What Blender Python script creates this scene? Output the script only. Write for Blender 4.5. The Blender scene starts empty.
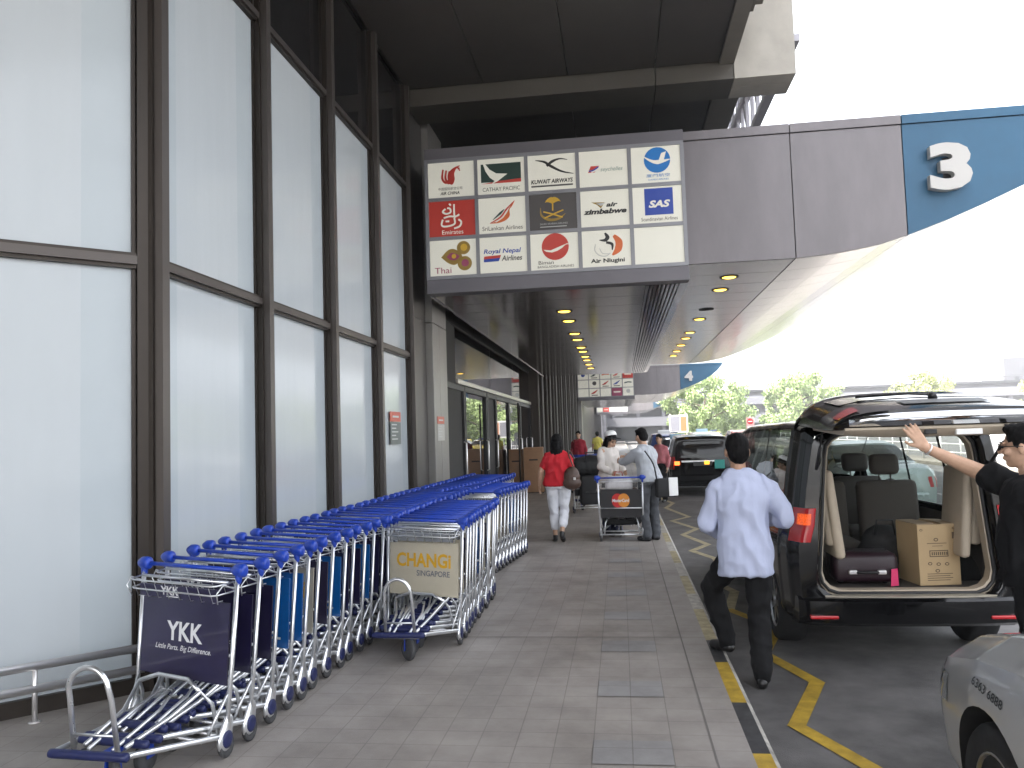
import bpy, bmesh, math, random
import numpy as np
from mathutils import Vector, Matrix, noise

random.seed(7)
SC = bpy.context.scene
COL = SC.collection
R = math.radians

# ------------------------------------------------------------------ materials
MATS = {}
def mat(name, base, rough=0.5, metal=0.0, spec=0.5, coat=0.0, var=0.0, vscale=6.0, bump=0.0, bscale=40.0,
        emit=None, estr=0.0, base2=None, stretch=(1, 1, 1), aniso=0.0, rvar=0.0):
    if name in MATS: return MATS[name]
    m = bpy.data.materials.new(name); m.use_nodes = True
    nt = m.node_tree; b = nt.nodes['Principled BSDF']
    b.inputs['Base Color'].default_value = (*base, 1)
    b.inputs['Roughness'].default_value = rough
    b.inputs['Metallic'].default_value = metal
    b.inputs['Specular IOR Level'].default_value = spec
    b.inputs['Coat Weight'].default_value = coat
    b.inputs['Coat Roughness'].default_value = 0.04
    if emit:
        b.inputs['Emission Color'].default_value = (*emit, 1); b.inputs['Emission Strength'].default_value = estr
    if var or bump or rvar:
        tc = nt.nodes.new('ShaderNodeTexCoord'); mp = nt.nodes.new('ShaderNodeMapping')
        mp.inputs['Scale'].default_value = stretch
        nt.links.new(tc.outputs['Object'], mp.inputs['Vector'])
        if var or rvar:
            n = nt.nodes.new('ShaderNodeTexNoise'); n.inputs['Scale'].default_value = vscale
            n.inputs['Detail'].default_value = 6; n.inputs['Roughness'].default_value = 0.62
            nt.links.new(mp.outputs['Vector'], n.inputs['Vector'])
        if var:
            cr = nt.nodes.new('ShaderNodeValToRGB')
            lo = base2 if base2 else tuple(max(0, c * (1 - var)) for c in base)
            hi = base if base2 else tuple(min(1, c * (1 + var * 0.6)) for c in base)
            cr.color_ramp.elements[0].position = 0.32; cr.color_ramp.elements[1].position = 0.68
            cr.color_ramp.elements[0].color = (*lo, 1); cr.color_ramp.elements[1].color = (*hi, 1)
            nt.links.new(n.outputs['Fac'], cr.inputs['Fac']); nt.links.new(cr.outputs['Color'], b.inputs['Base Color'])
        if rvar:
            mr = nt.nodes.new('ShaderNodeMapRange')
            mr.inputs['To Min'].default_value = max(0.02, rough - rvar); mr.inputs['To Max'].default_value = rough + rvar
            nt.links.new(n.outputs['Fac'], mr.inputs['Value']); nt.links.new(mr.outputs['Result'], b.inputs['Roughness'])
        if bump:
            n2 = nt.nodes.new('ShaderNodeTexNoise'); n2.inputs['Scale'].default_value = bscale; n2.inputs['Detail'].default_value = 4
            nt.links.new(mp.outputs['Vector'], n2.inputs['Vector'])
            bp = nt.nodes.new('ShaderNodeBump'); bp.inputs['Strength'].default_value = bump; bp.inputs['Distance'].default_value = 0.01
            nt.links.new(n2.outputs['Fac'], bp.inputs['Height']); nt.links.new(bp.outputs['Normal'], b.inputs['Normal'])
    MATS[name] = m
    return m

def glass_mat(name, tint, gloss_rough=0.02, ior=1.5):
    if name in MATS: return MATS[name]
    m = bpy.data.materials.new(name); m.use_nodes = True
    nt = m.node_tree; nt.nodes.clear()
    o = nt.nodes.new('ShaderNodeOutputMaterial'); mx = nt.nodes.new('ShaderNodeMixShader')
    t = nt.nodes.new('ShaderNodeBsdfTransparent'); g = nt.nodes.new('ShaderNodeBsdfGlossy'); f = nt.nodes.new('ShaderNodeFresnel')
    t.inputs['Color'].default_value = (*tint, 1); g.inputs['Roughness'].default_value = gloss_rough
    f.inputs['IOR'].default_value = ior
    ge = nt.nodes.new('ShaderNodeNewGeometry'); ma = nt.nodes.new('ShaderNodeMath'); ma.operation = 'MULTIPLY_ADD'   # same reflectance on both faces of the pane
    ma.inputs[1].default_value = 1/ior - ior; ma.inputs[2].default_value = ior; nt.links.new(ge.outputs['Backfacing'], ma.inputs[0]); nt.links.new(ma.outputs[0], f.inputs['IOR'])
    nt.links.new(f.outputs[0], mx.inputs[0]); nt.links.new(t.outputs[0], mx.inputs[1]); nt.links.new(g.outputs[0], mx.inputs[2])
    nt.links.new(mx.outputs[0], o.inputs[0]); MATS[name] = m
    return m

# ------------------------------------------------------------------ mesh builder
def _frame(d):
    d = d.normalized(); a = Vector((0, 0, 1)) if abs(d.z) < 0.95 else Vector((1, 0, 0))
    u = a.cross(d).normalized(); return u, d.cross(u).normalized()

class MB:
    def __init__(s): s.v = []; s.f = []; s.m = []; s.sm = []
    def add(s, verts, faces, mi=0, smooth=False):
        o = len(s.v); s.v.extend([tuple(p) for p in verts])
        for f in faces: s.f.append(tuple(i + o for i in f)); s.m.append(mi); s.sm.append(smooth)
        return s
    def box(s, lo, hi, mi=0, bev=0.0, M=None):
        x0, y0, z0 = lo; x1, y1, z1 = hi
        if bev <= 0:
            v = [Vector(p) for p in ((x0,y0,z0),(x1,y0,z0),(x1,y1,z0),(x0,y1,z0),(x0,y0,z1),(x1,y0,z1),(x1,y1,z1),(x0,y1,z1))]
            f = [(0,3,2,1),(4,5,6,7),(0,1,5,4),(1,2,6,5),(2,3,7,6),(3,0,4,7)]
        else:
            bm = bmesh.new(); bmesh.ops.create_cube(bm, size=1)
            for w in bm.verts: w.co = Vector(((x0+x1)/2 + w.co.x*(x1-x0), (y0+y1)/2 + w.co.y*(y1-y0), (z0+z1)/2 + w.co.z*(z1-z0)))
            bmesh.ops.bevel(bm, geom=bm.edges[:], offset=bev, segments=2, affect='EDGES', profile=0.5)
            bm.verts.index_update(); v = [w.co.copy() for w in bm.verts]; f = [tuple(w.index for w in q.verts) for q in bm.faces]; bm.free()
        if M is not None: v = [M @ p for p in v]
        return s.add(v, f, mi, False)
    def tube(s, path, r, n=8, closed=False, mi=0, caps=True):
        P = [Vector(p) for p in path]; rs = r if isinstance(r, (list, tuple)) else [r] * len(P)
        k = len(P); vs = []; fs = []; u = None
        for i, p in enumerate(P):
            a = P[(i - 1) % k] if (closed or i > 0) else P[i]; b = P[(i + 1) % k] if (closed or i < k - 1) else P[i]
            d = (b - a).normalized()
            if u is None: u, w = _frame(d)
            else:
                u = (u - d * u.dot(d))
                if u.length < 1e-6: u, w = _frame(d)
                u.normalize(); w = d.cross(u).normalized()
            for j in range(n):
                t = 2 * math.pi * j / n; vs.append(p + (u * math.cos(t) + w * math.sin(t)) * rs[i])
        for i in range(k if closed else k - 1):
            for j in range(n):
                a = i * n + j; b = i * n + (j + 1) % n; c = ((i + 1) % k) * n + (j + 1) % n; e = ((i + 1) % k) * n + j
                fs.append((a, b, c, e))
        if caps and not closed: fs.append(tuple(range(n))[::-1]); fs.append(tuple((k - 1) * n + j for j in range(n)))
        return s.add(vs, fs, mi, True)
    def loft(s, rings, mi=0, smooth=True, caps=True):
        n = len(rings[0]); vs = [p for r_ in rings for p in r_]; fs = []
        for i in range(len(rings) - 1):
            for j in range(n):
                fs.append((i*n+j, i*n+(j+1) % n, (i+1)*n+(j+1) % n, (i+1)*n+j))
        if caps: fs.append(tuple(range(n))[::-1]); fs.append(tuple((len(rings)-1)*n + j for j in range(n)))
        return s.add(vs, fs, mi, smooth)
    def rings(s, spec, n=20, mi=0, p=2.4, caps=True):       # horizontal rings (cx,cy,cz,rx,ry)
        rr = []
        for cx, cy, cz, rx, ry in spec:
            ring = []
            for j in range(n):
                t = 2*math.pi*j/n; c, q = math.cos(t), math.sin(t)
                ring.append(Vector((cx + rx*math.copysign(abs(c)**(2/p), c), cy + ry*math.copysign(abs(q)**(2/p), q), cz)))
            rr.append(ring)
        return s.loft(rr, mi, True, caps)
    def cap(s, p0, r0, p1, r1, n=12, mi=0):                  # tapered capsule
        p0, p1 = Vector(p0), Vector(p1); d = p1 - p0
        if d.length < 1e-6: d = Vector((0, 0, 1e-4))
        dn = d.normalized(); path = []; rs = []
        for a in (85, 60, 30): path.append(p0 - dn*r0*math.sin(R(a))); rs.append(r0*math.cos(R(a)))
        path.append(p0); rs.append(r0); path.append(p1); rs.append(r1)
        for a in (30, 60, 85): path.append(p1 + dn*r1*math.sin(R(a))); rs.append(r1*math.cos(R(a)))
        return s.tube(path, rs, n, mi=mi)
    def ell(s, c, rad, rot=None, n=14, mi=0):
        vs = []; fs = []; c = Vector(c); k = n // 2 + 1
        for i in range(k + 1):
            ph = math.pi * i / k
            ph = min(max(ph, 0.02), math.pi - 0.02)
            for j in range(n):
                t = 2*math.pi*j/n
                p = Vector((rad[0]*math.sin(ph)*math.cos(t), rad[1]*math.sin(ph)*math.sin(t), rad[2]*math.cos(ph)))
                if rot is not None: p = rot @ p
                vs.append(c + p)
        for i in range(k):
            for j in range(n): fs.append((i*n+j, (i+1)*n+j, (i+1)*n+(j+1) % n, i*n+(j+1) % n))
        fs.append(tuple(range(n))); fs.append(tuple(k*n+j for j in range(n))[::-1])
        return s.add(vs, fs, mi, True)
    def prism(s, poly, O, U, V, t, mi=0, smooth=False):     # polygon in plane O+u*U+v*V, thickness t along U x V
        O, U, V = Vector(O), Vector(U), Vector(V); W = U.cross(V).normalized(); n = len(poly)
        if t == 0:
            return s.add([O + U*a + V*b for a, b in poly], [tuple(range(n))], mi, smooth)
        vs = [O + U*a + V*b for a, b in poly] + [O + U*a + V*b + W*t for a, b in poly]
        fs = [tuple(range(n))[::-1], tuple(range(n, 2*n))] + [(i, (i+1) % n, (i+1) % n + n, i + n) for i in range(n)]
        return s.add(vs, fs, mi, smooth)
    def lathe(s, prof, O, A, n=20, mi=0, smooth=True):      # prof (r, h) about axis A through O
        O = Vector(O); A = Vector(A).normalized(); u, w = _frame(A); vs = []; fs = []
        for r_, h in prof:
            for j in range(n):
                t = 2*math.pi*j/n; vs.append(O + A*h + (u*math.cos(t) + w*math.sin(t))*max(r_, 1e-4))
        for i in range(len(prof)-1):
            for j in range(n): fs.append((i*n+j, i*n+(j+1) % n, (i+1)*n+(j+1) % n, (i+1)*n+j))
        fs.append(tuple(range(n))[::-1]); fs.append(tuple((len(prof)-1)*n+j for j in range(n)))
        return s.add(vs, fs, mi, smooth)
    def mesh(s, name, mats):
        me = bpy.data.meshes.new(name); me.from_pydata(s.v, [], s.f)
        for m in (mats if isinstance(mats, (list, tuple)) else [mats]): me.materials.append(m)
        me.polygons.foreach_set('material_index', s.m); me.polygons.foreach_set('use_smooth', s.sm)
        bm = bmesh.new(); bm.from_mesh(me); bmesh.ops.recalc_face_normals(bm, faces=bm.faces[:]); bm.to_mesh(me); bm.free()
        me.update(); return me
    def build(s, name, mats, parent=None, sharp=None, **tags):
        me = s.mesh(name, mats)
        if sharp is not None: me.polygons.foreach_set('use_smooth', [True]*len(me.polygons)); me.set_sharp_from_angle(angle=R(sharp))
        return link(name, me, parent, **tags)

def link(name, data, parent=None, **tags):
    o = bpy.data.objects.new(name, data); COL.objects.link(o)
    if parent is not None: o.parent = parent
    for k, v in tags.items():
        if v is not None: o[k] = v
    return o
def thing(name, label, category, loc=(0, 0, 0), rz=0.0, group=None):
    o = link(name, None, None, label=label, category=category, group=group)
    o.empty_display_size = 0.1
    o.location = loc; o.rotation_euler = (0, 0, rz); return o
def copy_tree(o, parent=None):
    c = o.copy(); COL.objects.link(c)
    if parent is not None: c.parent = parent
    for ch in list(o.children): copy_tree(ch, c)
    return c

def remesh(mb, voxel, smooth=4, factor=0.5, disp=None):
    me = mb.mesh('tmp', [])
    o = link('tmp', me); m = o.modifiers.new('r', 'REMESH'); m.mode = 'VOXEL'; m.voxel_size = voxel; m.use_smooth_shade = True
    if smooth: q = o.modifiers.new('s', 'SMOOTH'); q.factor = factor; q.iterations = smooth
    dg = bpy.context.evaluated_depsgraph_get(); res = bpy.data.meshes.new_from_object(o.evaluated_get(dg))
    bpy.data.objects.remove(o); bpy.data.meshes.remove(me)
    if disp:
        amp, sc, st = disp; res.update(); nn = [v.normal.copy() for v in res.vertices]
        for v, nrm in zip(res.vertices, nn):
            p = Vector((v.co.x*sc*st[0], v.co.y*sc*st[1], v.co.z*sc*st[2]))
            h = noise.noise(p) + 0.5*noise.noise(p*2.1 + Vector((3, 1, 7)))
            v.co += nrm * amp * (1 - 2*abs(h))
    res.polygons.foreach_set('use_smooth', [True]*len(res.polygons)); res.update()
    return res

_TX = {}
def text_geo(txt, bold=0.0, shear=0.0, res=3):
    key = (txt, bold, shear, res)
    if key in _TX: return _TX[key]
    cu = bpy.data.curves.new('t', 'FONT'); cu.body = txt; cu.size = 1; cu.offset = bold; cu.shear = shear; cu.resolution_u = res
    cu.align_x = 'LEFT'; o = link('t', cu)
    dg = bpy.context.evaluated_depsgraph_get(); me = bpy.data.meshes.new_from_object(o.evaluated_get(dg))
    v = [(p.co.x, p.co.y) for p in me.vertices]; f = [tuple(p.vertices) for p in me.polygons]
    bpy.data.objects.remove(o); bpy.data.curves.remove(cu); bpy.data.meshes.remove(me)
    if not v: v = [(0, 0), (0.01, 0), (0, 0.01)]; f = [(0, 1, 2)]
    x0 = min(p[0] for p in v); x1 = max(p[0] for p in v); y0 = min(p[1] for p in v); y1 = max(p[1] for p in v)
    _TX[key] = ([((p[0]-x0)/(x1-x0), (p[1]-y0)/max(y1-y0, 1e-3)) for p in v], f, (x1-x0)/max(y1-y0, 1e-3)); return _TX[key]
def put_text(mb, txt, O, U, V, w, h, mi=0, bold=0.0, shear=0.0, t=0.0):   # lower-left O, unit axes U,V, width, height
    v, f, _ = text_geo(txt, bold, shear); O, U, V = Vector(O), Vector(U), Vector(V); W = U.cross(V).normalized()
    vs = [O + U*(a*w) + V*(b*h) for a, b in v]
    if t == 0: mb.add(vs, f, mi); return
    n = len(vs); cnt = {}
    for q in f:
        for i in range(len(q)):
            e = (q[i], q[(i+1) % len(q)]); cnt[e] = 1
    fs = [tuple(i + n for i in q) for q in f] + [q[::-1] for q in f]
    for a, b in cnt:
        if (b, a) not in cnt: fs.append((a, b, b + n, a + n))
    mb.add(vs + [p + W*t for p in vs], fs, mi)
def flat(mb, pts, O, U, V, mi=0): mb.prism(pts, O, U, V, 0, mi)
def disc_pts(cx, cy, rx, ry=None, n=28, a0=0, a1=360):
    ry = ry or rx; return [(cx + rx*math.cos(R(a0 + (a1-a0)*i/(n if a1-a0 >= 360 else n-1))), cy + ry*math.sin(R(a0 + (a1-a0)*i/(n if a1-a0 >= 360 else n-1)))) for i in range(n)]
def ribbon(pts, ws):                                     # flat stroke as quads list
    out = []; L = []; Rr = []
    for i, (x, y) in enumerate(pts):
        a = pts[max(0, i-1)]; b = pts[min(len(pts)-1, i+1)]; dx, dy = b[0]-a[0], b[1]-a[1]; q = math.hypot(dx, dy) or 1
        w = ws[i] if isinstance(ws, (list, tuple)) else ws
        L.append((x - dy/q*w/2, y + dx/q*w/2)); Rr.append((x + dy/q*w/2, y - dx/q*w/2))
    return L + Rr[::-1]
def curve(pts, k=6):                                     # catmull-rom
    P = [pts[0]] + list(pts) + [pts[-1]]; out = []
    for i in range(1, len(P)-2):
        for j in range(k):
            t = j/k; a, b, c, d = (np.array(P[i+q], float) for q in (-1, 0, 1, 2))
            out.append(tuple(0.5*((2*b) + (c-a)*t + (2*a-5*b+4*c-d)*t*t + (3*b-a-3*c+d)*t**3)))
    out.append(tuple(map(float, pts[-1]))); return out
X_, Y_, Z_ = Vector((1, 0, 0)), Vector((0, 1, 0)), Vector((0, 0, 1))
ORD = ['first','second','third','fourth','fifth','sixth','seventh','eighth','ninth','tenth','eleventh','twelfth','thirteenth','fourteenth','fifteenth','sixteenth','seventeenth','eighteenth','nineteenth','twentieth']
def ordn(i):
    if i < 20: return ORD[i]
    t = {2: 'twenty', 3: 'thirty', 4: 'forty', 5: 'fifty'}[(i+1)//10]; r_ = (i+1) % 10
    if r_ == 0: return {'twenty': 'twentieth', 'thirty': 'thirtieth', 'forty': 'fortieth', 'fifty': 'fiftieth'}[t]
    return t + '-' + ORD[r_-1]

# ------------------------------------------------------------------ shared materials
M_bronze = mat('bronze_aluminium', (0.042, 0.034, 0.028), 0.42, 0.6, var=0.15, vscale=3, stretch=(1, 1, 0.2))
M_bronze_lt = mat('bronze_edge', (0.085, 0.073, 0.066), 0.4, 0.5)
M_steel = mat('stainless_steel', (0.78, 0.76, 0.75), 0.34, 0.85, rvar=0.05, vscale=20)
M_chrome = mat('chromed_tube', (0.80, 0.81, 0.82), 0.30, 0.92, rvar=0.08, vscale=14)
M_blue_pl = mat('blue_plastic', (0.011, 0.052, 0.40), 0.38, 0, 0.5, var=0.18, vscale=20)
M_navy_pl = mat('navy_plastic', (0.012, 0.018, 0.085), 0.45, var=0.2, vscale=20)
M_rubber = mat('grey_rubber', (0.06, 0.06, 0.062), 0.75, var=0.3, vscale=25)
M_tyre = mat('tyre_rubber', (0.014, 0.014, 0.015), 0.8, var=0.3, vscale=30)
M_black = mat('black_plastic', (0.012, 0.012, 0.013), 0.5)
M_dark = mat('dark_recess', (0.012, 0.011, 0.011), 0.7)
M_white = mat('white_paint', (0.78, 0.78, 0.76), 0.5, var=0.05)
M_greypanel = mat('grey_cladding', (0.172, 0.158, 0.164), 0.40, 0.2, 0.4, var=0.13, vscale=1.6, stretch=(1.6, 1, .5), rvar=.08)
M_lightgrey = mat('light_grey_cladding', (0.25, 0.24, 0.225), 0.4, 0.3, var=0.1, vscale=2)
M_bluepanel = mat('blue_cladding', (0.026, 0.092, 0.165), 0.42, 0.1, 0.4, var=0.08, vscale=1.4)
M_darkgl = mat('dark_mirror_glass', (0.012, 0.012, 0.013), 0.015, 0.0, 1.0)
M_red = mat('red_lens', (0.45, 0.008, 0.012), 0.15, coat=0.5)
M_amber = mat('amber_lens', (0.75, 0.24, 0.01), 0.2, emit=(1.0, 0.38, 0.04), estr=0.35)
M_concrete = mat('painted_concrete', (0.40, 0.375, 0.33), 0.7, var=0.12, vscale=2.5, bump=0.1)

CAM_M = [[0.990545, 0.039407, 0.131408, 0.0], [0.13356, -0.058123, -0.989335, 0.0], [-0.031349, 0.997531, -0.062837, 1.65], [0, 0, 0, 1]]
EXPO = 2.85
SILV = (2.2, -0.4, -0.13)

# ------------------------------------------------------------------ world, sun, camera
W = bpy.data.worlds.new('World'); SC.world = W; W.use_nodes = True
nt = W.node_tree; bg = nt.nodes['Background']
sky = nt.nodes.new('ShaderNodeTexSky'); sky.sky_type = 'NISHITA'; sky.sun_disc = False
SUN_EL, SUN_AZ = R(58), R(252)           # azimuth measured clockwise from +Y (towards the sun)
sky.sun_elevation = SUN_EL; sky.sun_rotation = SUN_AZ
sky.dust_density = 6.0; sky.air_density = 1.0; sky.ozone_density = 0.6
hs = nt.nodes.new('ShaderNodeHueSaturation'); hs.inputs['Saturation'].default_value = 0.28
nt.links.new(sky.outputs[0], hs.inputs['Color']); nt.links.new(hs.outputs[0], bg.inputs['Color'])
bg.inputs['Strength'].default_value = 0.15
sl = bpy.data.lights.new('sun', 'SUN'); sl.energy = 3.0; sl.angle = R(2.0); sl.color = (1.0, 0.96, 0.90)
so = bpy.data.objects.new('sun', sl); COL.objects.link(so)
sd = Vector((math.sin(SUN_AZ)*math.cos(SUN_EL), math.cos(SUN_AZ)*math.cos(SUN_EL), math.sin(SUN_EL)))
so.rotation_euler = sd.to_track_quat('Z', 'Y').to_euler(); so.location = (-20, -10, 40)
SC.view_settings.view_transform = 'Standard'; SC.view_settings.look = 'None'; SC.view_settings.gamma = 1.0
SC.view_settings.exposure = EXPO
cam = bpy.data.cameras.new('camera'); cam.lens = 800/1024*36; cam.sensor_width = 36; cam.clip_end = 3000; cam.clip_start = 0.05
co = bpy.data.objects.new('camera', cam); COL.objects.link(co)
co.matrix_world = Matrix(CAM_M); SC.camera = co

# ------------------------------------------------------------------ ground
RZ = -0.13
def tile_mat(name, c1, c2, mortar, size, rot=0):
    m = bpy.data.materials.new(name); m.use_nodes = True; nt = m.node_tree; b = nt.nodes['Principled BSDF']
    tc = nt.nodes.new('ShaderNodeTexCoord'); br = nt.nodes.new('ShaderNodeTexBrick'); br.offset = 0.0
    br.inputs['Scale'].default_value = 1.0; br.inputs['Brick Width'].default_value = size; br.inputs['Row Height'].default_value = size
    br.inputs['Mortar Size'].default_value = 0.0035; br.inputs['Mortar Smooth'].default_value = 0.3
    br.inputs['Color1'].default_value = (*c1, 1); br.inputs['Color2'].default_value = (*c2, 1); br.inputs['Mortar'].default_value = (*mortar, 1)
    nt.links.new(tc.outputs['Object'], br.inputs['Vector'])
    n = nt.nodes.new('ShaderNodeTexNoise'); n.inputs['Scale'].default_value = 1.3; n.inputs['Detail'].default_value = 8; n.inputs['Roughness'].default_value = 0.7
    nt.links.new(tc.outputs['Object'], n.inputs['Vector'])
    mx = nt.nodes.new('ShaderNodeMix'); mx.data_type = 'RGBA'; mx.blend_type = 'MULTIPLY'; mx.inputs['Factor'].default_value = 1.0
    cr = nt.nodes.new('ShaderNodeValToRGB'); cr.color_ramp.elements[0].position = 0.3; cr.color_ramp.elements[1].position = 0.7
    cr.color_ramp.elements[0].color = (0.62, 0.60, 0.58, 1); cr.color_ramp.elements[1].color = (1.10, 1.09, 1.07, 1)
    nt.links.new(n.outputs['Fac'], cr.inputs['Fac']); nt.links.new(br.outputs['Color'], mx.inputs['A']); nt.links.new(cr.outputs['Color'], mx.inputs['B'])
    nt.links.new(mx.outputs['Result'], b.inputs['Base Color'])
    n3 = nt.nodes.new('ShaderNodeTexNoise'); n3.inputs['Scale'].default_value = 5; n3.inputs['Detail'].default_value = 6
    nt.links.new(tc.outputs['Object'], n3.inputs['Vector'])
    mr = nt.nodes.new('ShaderNodeMapRange'); mr.inputs['To Min'].default_value = 0.32; mr.inputs['To Max'].default_value = 0.62
    nt.links.new(n3.outputs['Fac'], mr.inputs['Value']); nt.links.new(mr.outputs['Result'], b.inputs['Roughness'])
    bp = nt.nodes.new('ShaderNodeBump'); bp.inputs['Strength'].default_value = 0.25; bp.inputs['Distance'].default_value = 0.004
    nt.links.new(br.outputs['Fac'], bp.inputs['Height']); bp.invert = True; nt.links.new(bp.outputs['Normal'], b.inputs['Normal'])
    MATS[name] = m; return m
M_tile = tile_mat('paving_tiles', (0.345, 0.318, 0.296), (0.315, 0.291, 0.270), (0.235, 0.215, 0.198), 0.205)
M_tileblue = tile_mat('blue_grey_tiles', (0.318, 0.312, 0.312), (0.300, 0.295, 0.296), (0.215, 0.205, 0.197), 0.205)
M_joint = mat('joint_filler', (0.17, 0.156, 0.144), 0.8)
M_ground = mat('far_ground', (0.15, 0.148, 0.145), 0.85, var=0.25, vscale=0.2)
M_asphalt = mat('asphalt', (0.128, 0.123, 0.120), 0.72, var=0.45, vscale=2.2, bump=0.5, bscale=140)
M_yellow = mat('yellow_road_paint', (0.46, 0.30, 0.035), 0.6, var=0.35, vscale=9, bump=0.2, bscale=120)
M_paleyel = mat('worn_pale_yellow_paint', (0.40, 0.34, 0.20), 0.6, var=0.4, vscale=9)
M_kerbdark = mat('kerb_black_paint', (0.045, 0.044, 0.045), 0.6, var=0.5, vscale=10)
M_kerbwhite = mat('worn_white_kerb', (0.42, 0.40, 0.36), 0.65, var=0.45, vscale=12)
M_kerbconc = mat('kerb_concrete', (0.22, 0.20, 0.17), 0.75, var=0.35, vscale=8, bump=0.3)

MB().add([(-600,-600,-0.16),(600,-600,-0.16),(600,900,-0.16),(-600,900,-0.16)], [(0,1,2,3)]).build('ground', M_ground, kind='structure')
MB().add([(0.70,-25,RZ),(12.6,-25,RZ),(12.6,150,RZ),(0.70,150,RZ)], [(0,1,2,3)]).build('road', M_asphalt, kind='structure')
MB().add([(14.2,-25,RZ),(30,-25,RZ),(30,150,RZ),(14.2,150,RZ)], [(0,1,2,3)]).build('far_road', M_asphalt, kind='structure')
fp = MB(); fp.box((-9,-25,-0.15),(0.60,140,0.0)); fp.build('footpath', M_tile, kind='structure')
tp = MB()
for k in range(16):
    y0 = 3.075 + k*1.025; tp.add([(-0.205,y0,0.004),(0.205,y0,0.004),(0.205,y0+0.31,0.004),(-0.205,y0+0.31,0.004)], [(0,1,2,3)])
tp.build('path_pattern', M_tileblue, kind='structure')
jt = MB()
jt.add([(0.41,-10,0.003),(0.418,-10,0.003),(0.418,60,0.003),(0.41,60,0.003)], [(0,1,2,3)])
for k in range(14):
    y0 = 3.485 + k*3.075; jt.add([(-3.2,y0,0.006),(0.60,y0,0.006),(0.60,y0+0.010,0.006),(-3.2,y0+0.010,0.006)], [(0,1,2,3)])
jt.build('path_joints', M_joint, kind='structure')
kb = MB(); seg = [(-25, 3.0, 4), (3.0, 4.28, 0), (4.28, 5.05, 1), (5.05, 5.9, 0), (5.9, 6.5, 1), (6.5, 7.6, 2), (7.6, 8.3, 3), (8.3, 9.3, 2), (9.3, 10.2, 3), (10.2, 11.2, 2), (11.2, 12.1, 3)]
y = 12.1; k = 0
while y < 140: seg.append((y, y+1.05, 2 if k % 2 == 0 else 3)); y += 1.05; k += 1
for a, b, mi in seg:
    kb.add([(0.60,a,0),(0.69,a,0),(0.69,b,0),(0.60,b,0)], [(0,1,2,3)], mi)
    kb.add([(0.69,a,0),(0.715,a,-0.015),(0.73,a,-0.06),(0.74,a,RZ-0.02),(0.69,b,0),(0.715,b,-0.015),(0.73,b,-0.06),(0.74,b,RZ-0.02)], [(0,1,5,4)], 3)
    o = len(kb.v)-8; kb.f.append((o+1,o+2,o+6,o+5)); kb.m.append(4); kb.sm.append(False); kb.f.append((o+2,o+3,o+7,o+6)); kb.m.append(4); kb.sm.append(False)
kb.build('kerb', [M_yellow, M_kerbdark, M_paleyel, M_kerbwhite, M_kerbconc], kind='structure')
zz = [(1.30,2.9),(0.98,3.6),(1.24,4.40),(0.97,5.04),(1.28,5.87),(1.05,6.6),(1.30,7.4),(0.99,8.15),(1.16,9.03),(0.97,9.75),(1.22,10.6),(1.22,11.31),(0.972,12.04),(1.267,12.67),(0.982,13.86),(1.287,14.65),(0.934,15.98),(1.315,16.65),(0.967,18.6),(1.2,19.8),(0.97,21.2),(1.28,22.4),(0.97,24),(1.28,25.4),(0.97,27),(1.28,28.6)]
zm = MB()
for i in range(len(zz)-1):
    a, b = Vector((*zz[i], 0)), Vector((*zz[i+1], 0)); d = (b-a).normalized(); n = Vector((-d.y, d.x, 0))*0.05; z = RZ+0.004
    ex = d*0.028; z = RZ + (0.004 if i % 2 else 0.0055)
    zm.add([(*(a-ex-n).xy, z), (*(b+ex-n).xy, z), (*(b+ex+n).xy, z), (*(a-ex+n).xy, z)], [(0,1,2,3)], 0 if i < 7 else 1)
zm.build('zigzag_road_marking', [M_yellow, M_paleyel], kind='structure')
ln = MB()
for k in range(20):
    ln.add([(3.35,2+k*6,RZ+0.004),(3.46,2+k*6,RZ+0.004),(3.46,4.6+k*6,RZ+0.004),(3.35,4.6+k*6,RZ+0.004)], [(0,1,2,3)])
    ln.add([(7.6,1+k*6,RZ+0.004),(7.72,1+k*6,RZ+0.004),(7.72,3.6+k*6,RZ+0.004),(7.6,3.6+k*6,RZ+0.004)], [(0,1,2,3)])
ln.build('lane_markings', M_kerbwhite, kind='structure')
md = MB(); md.box((12.6,-25,-0.15),(14.2,150,0.02), bev=0.03); md.build('median', M_kerbconc, kind='structure')

# ------------------------------------------------------------------ terminal building
WX = -3.25
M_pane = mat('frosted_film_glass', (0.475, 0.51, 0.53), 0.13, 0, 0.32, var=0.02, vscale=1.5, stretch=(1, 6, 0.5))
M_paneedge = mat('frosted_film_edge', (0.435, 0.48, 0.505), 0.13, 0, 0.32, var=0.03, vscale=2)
M_soffdark = mat('upper_soffit_panels', (0.062, 0.056, 0.051), 0.5, 0.2, var=0.12, vscale=1)
M_soffbeam = mat('beam_cladding', (0.085, 0.077, 0.065), 0.5, 0.15, var=0.1, vscale=1.2)
TB = thing('terminal_building', 'bronze framed terminal facade with tall white frosted panes beside the footpath', 'building', (WX, 5.2, 0))
def tb(mb, name, mats, par=None, **k):
    o = mb.build(name, mats, par or TB, **k)
    if par is None: o.location = -Vector(TB.location)
    return o
def sub(mb, name, mats, par): return mb.build(name, mats, par)
ZT, ZP, ZS = 2.93, 5.62, 7.24
def pane_mb(y0, y1, z0, z1, T):
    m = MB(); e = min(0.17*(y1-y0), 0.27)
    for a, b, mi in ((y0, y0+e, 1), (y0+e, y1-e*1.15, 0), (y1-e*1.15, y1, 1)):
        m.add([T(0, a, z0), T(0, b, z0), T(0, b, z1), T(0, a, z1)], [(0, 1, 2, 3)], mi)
    return m
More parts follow.
